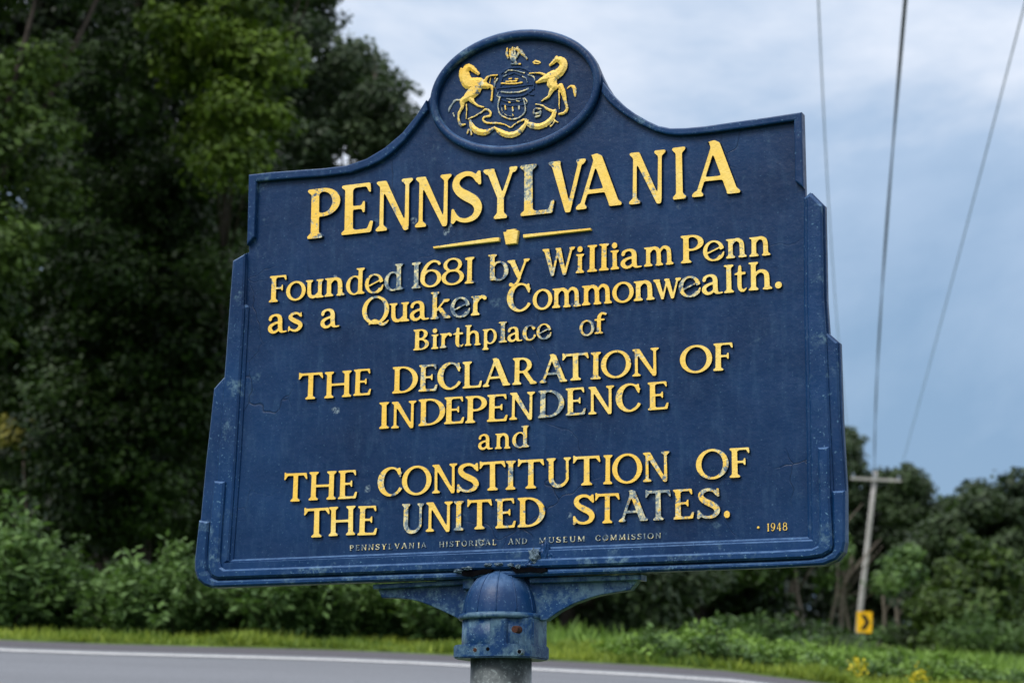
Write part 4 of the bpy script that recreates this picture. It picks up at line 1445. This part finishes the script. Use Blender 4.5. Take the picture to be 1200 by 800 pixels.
# dark wood under and right of the marker
tree('maple_tree', 'shaded maple with drooping boughs under the right bracket of the marker', (px(655, 745, 24).x, 24),
     region_blobs([(560, 560, 780, 690, 22), (690, 660, 770, 745, 10), (770, 650, 830, 700, 7), (520, 560, 640, 650, 10)], 23, 26, 0.3, 0.45), L_GREY, 0.10, 1300, 0.10, group='trees beyond the road')
tree('maple_tree', 'dark tree hanging over the shaded gap right of the post', (px(820, 745, 30).x, 30),
     region_blobs([(740, 560, 960, 690, 30), (640, 540, 900, 640, 20), (840, 690, 900, 720, 5)], 29, 33, 0.4, 0.6), L_OAK, 0.12, 900, 0.12, group='trees beyond the road')
tree('maple_tree', 'tree with one thin pale trunk standing right of the shaded gap', (px(937, 745, 34).x, 34),
     region_blobs([(870, 540, 950, 650, 16), (900, 520, 950, 580, 8)], 33, 37, 0.4, 0.6), L_OAK, 0.13, 800, 0.11, M_PALEBARK)
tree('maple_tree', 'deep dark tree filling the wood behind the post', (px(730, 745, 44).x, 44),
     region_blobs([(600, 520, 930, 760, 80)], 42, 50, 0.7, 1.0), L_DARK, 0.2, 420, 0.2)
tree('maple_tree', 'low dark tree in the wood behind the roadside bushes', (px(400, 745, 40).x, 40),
     region_blobs([(180, 500, 700, 740, 80)], 37, 44, 0.6, 0.9), L_DARK, 0.2, 450, 0.2)

# far tree line on the right
far = [(990, 500, 985, 62), (1035, 548, 1040, 66), (1072, 548, 1070, 60), (1112, 582, 1115, 64), (1158, 562, 1160, 58), (1200, 588, 1195, 62), (1245, 560, 1240, 66), (1300, 540, 1300, 70)]
flab = ['tall far tree whose tip shows beside the right edge of the marker', 'round far tree just right of the utility pole', 'high crowned tree right of the utility pole',
        'lower tree in the dip of the far tree line', 'tall tree right of the dip in the far tree line', 'tree at the right edge of the photo in the far tree line', 'tree beyond the right edge of the photo', 'tree far beyond the right edge of the photo']
for i, (tx, ty, bx_, Y) in enumerate(far):
    Y = Y + 50
    w = 34 if i else 12
    rects = [(tx - w * 0.35, ty + 8, tx + w * 0.35, ty + 30, 8), (tx - w * 0.8, ty + 35, tx + w * 0.8, ty + 80, 18), (tx - w, ty + 75, tx + w, 700, 42), (tx - w, 680, tx + w, 752, 12)]
    tree('oak_tree', flab[i], (px(bx_, 750, Y).x, Y), region_blobs(rects, Y - 2, Y + 2, 0.6, 1.0), [L_GREY, L_OAK, L_GREY, L_OAK][i % 4], 0.28, 230, 0.22, M_PALEBARK if i % 2 else M_BARK, 'far tree line', 10)
tree('oak_tree', 'low dark tree closing the gap behind the foot of the utility pole', (px(960, 750, 112).x, 112),
     region_blobs([(900, 600, 1040, 745, 60), (900, 540, 990, 640, 14)], 110, 116, 0.8, 1.2), L_DARK, 0.3, 260, 0.15, group='far tree line')
# nearer right-hand trees
tree('ash_tree', 'bright leafed shrubby tree leaning in the lower right corner', (px(1150, 790, 46).x, 46),
     region_blobs([(1075, 680, 1200, 760, 26), (1120, 640, 1230, 720, 18), (1060, 745, 1240, 800, 24), (1085, 690, 1110, 720, 4)], 43, 47, 0.3, 0.55), L_BRIGHT, 0.16, 650, 0.13)
tree('ash_tree', 'darker tree rising behind the shrubby tree at the right edge', (px(1180, 770, 56).x, 56),
     region_blobs([(1120, 580, 1240, 700, 26), (1060, 620, 1140, 700, 14), (1170, 560, 1215, 620, 6)], 54, 58, 0.5, 0.8), L_GREY, 0.2, 420, 0.15)
tree('ash_tree', 'slender tree with pale leaning stems between marker and chevron', (px(980, 760, 52).x, 52),
     region_blobs([(945, 630, 985, 680, 10), (1035, 640, 1070, 690, 7)], 50, 54, 0.3, 0.5), L_BUSH, 0.18, 420, 0.04, M_PALEBARK, limbs=6)


def bare_trunk(label, x, y0, y1, Y, r, lean):
    p0, p1 = px(x, y0, Y), px(x + lean, y1, Y)
    p0.z = ground_z(p0.x, p0.y) - 0.1
    root = empty('tree_stem', p0)
    tag(root, label, 'tree trunk', 'slender stems under the trees')
    bm = bmesh.new()
    d = p1 - p0
    pts = [d * s + Vector((0.08 * math.sin(5 * s + x), 0, 0)) for s in (0, 0.2, 0.4, 0.6, 0.8, 1)]
    tube(bm, pts, [r * (1.2 - 0.6 * s) for s in (0, 0.2, 0.4, 0.6, 0.8, 1)], 8)
    bm_obj('trunk', bm, M_PALEBARK, root, True)
    bm = bmesh.new()
    a = pts[3]
    tube(bm, [a, a + Vector((0.35, 0.1, 0.6)), a + Vector((0.9, 0.1, 1.3))], [r * 0.5, r * 0.4, r * 0.15], 6)
    bm_obj('limb', bm, M_PALEBARK, root, True)


bare_trunk('pale bare stem just below the bottom right corner of the marker', 972, 745, 655, 50, 0.04, 8)
bare_trunk('pale bare stem leaning right, second from the bottom right corner of the marker', 982, 745, 650, 51, 0.045, 14)
bare_trunk('thin bare stem between the pale leaning stems and the utility pole', 994, 748, 660, 53, 0.035, -2)
bare_trunk('bare trunk just right of the yellow chevron sign', 1030, 752, 690, 60, 0.05, 8)
bare_trunk('dark slanting trunk right of the chevron sign among the weeds', 1050, 755, 700, 62, 0.055, 5)
bare_trunk('pale lone trunk in the dark wood right of the bright weeds', 937, 740, 640, 31, 0.035, 2)


def bush(name, label, x, Y, w, h, mat, leaf, n_st, group, lpf=70, up_=0.8, cat='bush', flower=None, tint0=0.5):
    """shoots with leaves in rows on them, arching out of one root"""
    p = px(x, 750, Y)
    z0 = ground_z(p.x, Y) - 0.03
    root = empty(name, (p.x, Y, z0))
    tag(root, label, cat, group)
    Cs, Ns, Al, Ts = [], [], [], []
    bm = bmesh.new()
    fl = []
    for k in range(n_st):
        a = random.uniform(0, 2 * math.pi)
        sp = random.uniform(0.0, 1.0) ** 0.6
        L = h * random.uniform(0.65, 1.12) * (1 - 0.35 * sp)
        out = Vector((math.cos(a), math.sin(a), 0)) * (w * 0.5 * sp)
        pts = []
        for i in range(6):
            s = i / 5
            q_ = out * (0.35 * s + 0.75 * s * s) * (2 - up_) * 0.8 + Vector((0, 0, L * (s - 0.22 * s * s * sp)))
            pts.append(q_ + out * 0.25)
        if k % 3 == 0:
            tube(bm, pts, [0.008 * (1.2 - i / 5) for i in range(6)], 4, False)
        m = lpf
        s_ = rng.uniform(0.12, 1.0, m)
        P_ = np.array([[*v] for v in pts])
        idx = np.minimum((s_ * 5).astype(int), 4)
        fr_ = (s_ * 5 - idx)[:, None]
        base = P_[idx] * (1 - fr_) + P_[idx + 1] * fr_
        side = rng.normal(size=(m, 3))
        side /= np.linalg.norm(side, axis=1, keepdims=True)
        Cs.append(base + side * leaf * rng.uniform(0.3, 1.3, m)[:, None])
        Al.append(side)
        Ns.append(np.cross(side, rng.normal(size=(m, 3))) + np.array([0, 0, 1.1]))
        Ts.append(np.clip(np.full(m, random.uniform(tint0 - 0.3, tint0 + 0.3)) + 0.35 * (s_ - 0.5) + rng.normal(size=m) * 0.12, 0, 1))
        if flower and k % 3 == 0:
            fl.append(P_[-1])
    leaves_mesh('foliage', np.vstack(Cs), np.vstack(Ns), leaf, 0.42, np.concatenate(Ts), mat, root, along=np.vstack(Al))
    bm_obj('stem', bm, M_BARK, root)
    if fl:
        c = np.repeat(np.array(fl), 40, axis=0) + rng.normal(size=(len(fl) * 40, 3)) * np.array([0.025, 0.025, 0.025])
        leaves_mesh('flower_head', c, rng.normal(size=c.shape), 0.02, 0.8, rng.random(len(c)), L_FLOW, root, 'stuff')
    return root


hl = ['feathery bush at the far left edge of the verge', 'dark leafy bush beside the tall one at the left edge', 'low bush in the dip of the roadside row',
      'bush with broad bright leaves left of the marker corner', 'leafy bush with long shoots just left of the marker corner', 'bush directly below the lower left corner of the marker',
      'low bush under the bottom rail of the marker', 'bush halfway between marker corner and post', 'bush left of the post below the left bracket', 'dark bush hidden close behind the post']
hx = [(0, 0.98), (44, 0.80), (98, 0.50), (150, 0.66), (205, 0.80), (262, 0.84), (325, 0.86), (388, 0.84), (450, 0.82), (520, 0.80)]
for i, (x, h) in enumerate(hx):
    bush('roadside_bush', hl[i], x + random.uniform(-5, 5), 15.75 + 0.2 * (i % 3), 0.75, h, L_BUSH, (0.085, 0.06, 0.07)[i % 3], 60, 'bushes along the verge', (75, 120, 95)[i % 3], 0.9, tint0=0.55 if i in (0, 3, 4, 7) else 0.4)
    bush('roadside_bush', 'second row bush behind the ' + hl[i], x + 25, 17.0, 0.9, h * 0.98, L_OAK, 0.09, 36, 'second row of bushes', 70, 0.8)
wl = ['small bright weed clump at the left end of the weeds right of the post', 'tall bright weed clump, highest left of centre', 'bright weed clump with yellow green tips', 'broad weed clump in the middle of the bright weeds',
      'weed clump below the pale lone trunk', 'weed clump below the bottom right marker corner', 'weed clump left of the chevron post', 'weed clump at the foot of the chevron post', 'weed clump right of the chevron sign', 'weed clump near the lower right corner']
wx = [(800, 0.22, 16.2), (828, 0.32, 16.4), (858, 0.28, 16.6), (890, 0.26, 16.8), (925, 0.26, 17), (955, 0.27, 17.5), (985, 0.25, 18), (1015, 0.24, 18), (1050, 0.26, 18.5), (1100, 0.3, 19)]
for i, (x, h, Y) in enumerate(wx):
    bush('tall_weed', wl[i], x, Y, 0.42, h, L_WEED, 0.05, 46, 'bright weeds on the right verge', 60, 0.95, 'weed', tint0=0.6)
ul_ = ['dull green undergrowth bush under the dark trees right of the post', 'grey green undergrowth bush behind the bright weeds', 'undergrowth bush under the lone pale trunk', 'undergrowth bush left of the utility pole foot',
       'undergrowth bush at the utility pole foot', 'undergrowth bush right of the chevron sign', 'undergrowth bush at the right edge of the photo']
for i, (x, h, Y) in enumerate([(870, 0.5, 27), (910, 0.52, 28), (945, 0.5, 30), (972, 0.34, 33), (1052, 0.7, 60), (1085, 0.9, 45), (1150, 1.0, 40)]):
    bush('undergrowth_bush', ul_[i], x, Y, 1.7, h, L_GREY if i % 2 else L_BUSH, 0.1, 60, 'undergrowth below the trees', 70, 0.7, tint0=0.3)
low = ['just right of the marker post bracket', 'between the bracket tip and the first bright weeds', 'in front of the first small bright weed clump', 'in front of the tall bright weed clump',
       'in front of the yellow green tipped weeds', 'below the middle of the bright weeds', 'below the lone pale trunk', 'left below the bottom right marker corner', 'right below the bottom right marker corner',
       'just left of the left goldenrod', 'just right of the left goldenrod', 'midway between the two goldenrods', 'just left of the right goldenrod', 'right of the right goldenrod', 'near the lower right corner of the photo', 'at the very lower right corner of the photo']
for i in range(16):
    bush('tall_weed', 'low weed clump ' + low[i], 745 + i * 29 + random.uniform(-8, 8), 14.95 + random.uniform(0, 0.9) + 0.07 * i, 0.45, random.uniform(0.16, 0.30), [L_WEED, L_BUSH][i % 2], 0.05, 30, 'low weeds on the right verge', 50, 0.95, 'weed', tint0=0.4)
bush('goldenrod', 'yellow flowering goldenrod clump at the bottom edge below the chevron sign', 1003, 15.25, 0.08, 0.19, L_WEED, 0.03, 12, 'goldenrod by the road', 40, 0.9, 'wildflower', flower=True)
bush('goldenrod', 'yellow flowering goldenrod clump at the bottom edge right of the other', 1080, 15.25, 0.09, 0.18, L_WEED, 0.03, 12, 'goldenrod by the road', 40, 0.9, 'wildflower', flower=True)


# grass
def grass(name, x0, x1, y0, y1, n, h, mat, seed, edge=0.0):
    g = np.random.default_rng(seed)
    X = g.uniform(x0, x1, n)
    Y = y0 + (y1 - y0) * g.random(n) ** (1.4 if edge else 1)
    Z = np.array([ground_z(a, b_) for a, b_ in zip(X, Y)])
    hh = h * g.uniform(0.5, 1.4, n) * np.array([0.55 + 1.3 * max(0, mn.noise(Vector((a * 2.1, b_ * 2.1, 8))) + 0.35) for a, b_ in zip(X, Y)])
    dx, dy = g.normal(size=n) * 0.4 * hh, g.normal(size=n) * 0.4 * hh
    w = 0.004 + 0.06 * hh
    an = g.uniform(0, math.pi, n)
    cx, cy = np.cos(an) * w, np.sin(an) * w
    V_ = np.empty((n, 3, 3))
    V_[:, 0] = np.stack([X - cx, Y - cy, Z], 1)
    V_[:, 1] = np.stack([X + cx, Y + cy, Z], 1)
    V_[:, 2] = np.stack([X + dx, Y + dy, Z + hh], 1)
    me = bpy.data.meshes.new(name)
    me.vertices.add(3 * n)
    me.vertices.foreach_set('co', V_.reshape(-1).astype(np.float32))
    me.loops.add(3 * n)
    me.loops.foreach_set('vertex_index', np.arange(3 * n, dtype=np.int32))
    me.polygons.add(n)
    me.polygons.foreach_set('loop_start', np.arange(0, 3 * n, 3, dtype=np.int32))
    me.update(calc_edges=True)
    at = me.attributes.new('tint', 'FLOAT', 'FACE')
    tn = np.array([mn.noise(Vector((a * 1.3, b_ * 1.3, 5))) for a, b_ in zip(X, Y)])
    at.data.foreach_set('value', np.clip(0.5 + tn * 0.8 + g.normal(size=n) * 0.2, 0, 1).astype(np.float32))
    o = link(name, me, None, (mat,))
    tag(o, kind='stuff')
    return o


tag(grass('grass_verge', -7, 7, 14.62, 17.5, 60000, 0.05, L_GRASS, 1, 1), 'bright green mown grass along the far road edge', 'grass')
tag(grass('grass_field', -6, 16, 17, 34, 50000, 0.11, L_WEED, 2), 'longer grass between the verge and the trees', 'grass')
tag(grass('grass_bank', -5, 5, 1.5, 7.3, 40000, 0.06, L_BUSH, 3), 'green grass on the bank around the marker post', 'grass')


# ------------------------------------------------------------------ utility pole, wires and chevron sign
PY_ = 100.0
pb = px(1003, 757, PY_)
pt = px(1026, 552, PY_)
pz = ground_z(pb.x, PY_) - 0.3
pole = empty('utility_pole', (pb.x, PY_, pz))
tag(pole, 'weathered grey wooden utility pole with one crossarm leaning right above the trees', 'utility pole')
d = pt - Vector((pb.x, PY_, pz))
bm = bmesh.new()
tube(bm, [d * s for s in (0, 0.25, 0.5, 0.75, 1.0)], [0.145, 0.135, 0.125, 0.115, 0.105], 14)
bm_obj('shaft', bm, M_POLE, pole, True)
ca, cb = px(997, 560, PY_ - 0.2), px(1056, 563, PY_ - 0.2)
bm = bmesh.new()
ax = (cb - ca)
pc = (ca + cb) / 2 - Vector(pole.location)
bmesh.ops.create_cube(bm, size=1)
rm_ = ax.to_track_quat('X', 'Z').to_matrix()
for v in bm.verts:
    v.co = rm_ @ Vector((v.co.x * ax.length, v.co.y * 0.1, v.co.z * 0.13)) + pc
bm_obj('crossarm', bm, M_POLE, pole)
tops = []
for s in (0.05, 0.47, 0.95):
    p = ca.lerp(cb, s) - Vector(pole.location)
    bm = bmesh.new()
    tube(bm, [p, p + Vector((0, 0, 0.10)), p + Vector((0, 0, 0.22))], [0.03, 0.06, 0.035], 8)
    bm_obj('insulator', bm, M_WIRE2, pole, True)
    tops.append(p + Vector(pole.location) + Vector((0, 0, 0.2)))
for k in (-1, 1):
    bm = bmesh.new()
    q0 = pc + ax * 0.28 * k
    q1 = d * 0.90
    tube(bm, [q0, q1], [0.02, 0.02], 6)
    bm_obj('brace', bm, M_WIRE, pole)
pole2 = [Vector((4.2, -22, 8.6)), Vector((5.2, -22, 8.7)), Vector((6.3, -22, 8.6))]
wires = [(tops[0], [(975, 300, 48), (959, 0, 27)], 0.010, 'thin pale wire nearest the marker, leftmost of the three', M_WIRE2),
         (tops[1], [(1041, 240, 40), (1061, 0, 27)], 0.020, 'thick dark cable in the middle of the three wires', M_WIRE),
         (tops[2], [(1134, 260, 42), (1199, 12, 27.5)], 0.011, 'thin wire slanting to the top right corner, rightmost of the three', M_WIRE2)]
for p0, mids, r, lab, mat in wires:
    P_ = [p0] + [px(a, b_, c) for a, b_, c in mids]
    # one parabola in height and one straight course in plan, so that the wire hangs as a wire does
    Ys = np.array([p.y for p in P_])
    fz = np.polyfit(Ys, [p.z for p in P_], 2)
    fx = np.polyfit(Ys, [p.x for p in P_], 2)
    bm = bmesh.new()
    yy = list(np.linspace(p0.y, 2, 60))
    pts = [(float(np.polyval(fx, y)), y, float(np.polyval(fz, y))) for y in yy]
    if mat is M_WIRE:
        for ph in (0, math.pi):
            tube(bm, [(x + 0.013 * math.cos(ph + y * 0.22), y, z + 0.013 * math.sin(ph + y * 0.22)) for x, y, z in pts], [r * 0.7] * len(pts), 6)
    else:
        tube(bm, pts, [r] * len(pts), 6)
    tag(bm_obj('power_line', bm, mat, None, True), lab, 'cable', 'wires running to the utility pole')

YC = 58.0
cc = px(1013, 728.5, YC)
cz = ground_z(cc.x, YC) - 0.05
chev = empty('chevron_sign', (cc.x, YC, cz))
tag(chev, 'yellow chevron road sign with a black arrow pointing right in front of the pole foot', 'road sign')
hw, hh_ = 9.0 / F * YC, 12.3 / F * YC
zc = cc.z - cz
M_YS = simple('yellow_sign_sheeting', (0.92, 0.50, 0.01), (0.95, 0.54, 0.015), 3, 0.5, 0)
M_BK = simple('black_sign_ink', (0.008, 0.008, 0.008), (0.012, 0.012, 0.012), 3, 0.5, 0)


def flat_prism(name, pts, y0, y1, mat, parent, dz):
    bm = bmesh.new()
    a = [bm.verts.new((x, y0, z + dz)) for x, z in pts]
    b_ = [bm.verts.new((x, y1, z + dz)) for x, z in pts]
    n = len(pts)
    bm.faces.new(a)
    bm.faces.new(b_[::-1])
    for i in range(n):
        bm.faces.new((a[i], a[(i + 1) % n], b_[(i + 1) % n], b_[i]))
    return bm_obj(name, bm, mat, parent)


cr_ = 0.04
rr_ = [(sx * (hw - cr_) + cr_ * math.cos(R(a)), sz * (hh_ - cr_) + cr_ * math.sin(R(a))) for sx, sz, a0 in ((1, 1, 0), (-1, 1, 90), (-1, -1, 180), (1, -1, 270)) for a in (a0, a0 + 45, a0 + 90)]
flat_prism('board', rr_, -0.004, 0.0, M_YS, chev, zc)
t_ = 0.44 * hw
flat_prism('arrow', [(-0.55 * hw, 0.72 * hh_), (-0.55 * hw + 2 * t_ * 0.8, 0.72 * hh_), (0.72 * hw, 0), (-0.55 * hw + 2 * t_ * 0.8, -0.72 * hh_), (-0.55 * hw, -0.72 * hh_), (0.10 * hw, 0)], -0.008, -0.0045, M_BK, chev, zc)
bm = bmesh.new()
tube(bm, [(0, 0.04, -0.1), (0, 0.04, zc + hh_ * 0.9)], [0.03, 0.03], 8)
bm_obj('sign_post', bm, M_POST, chev)
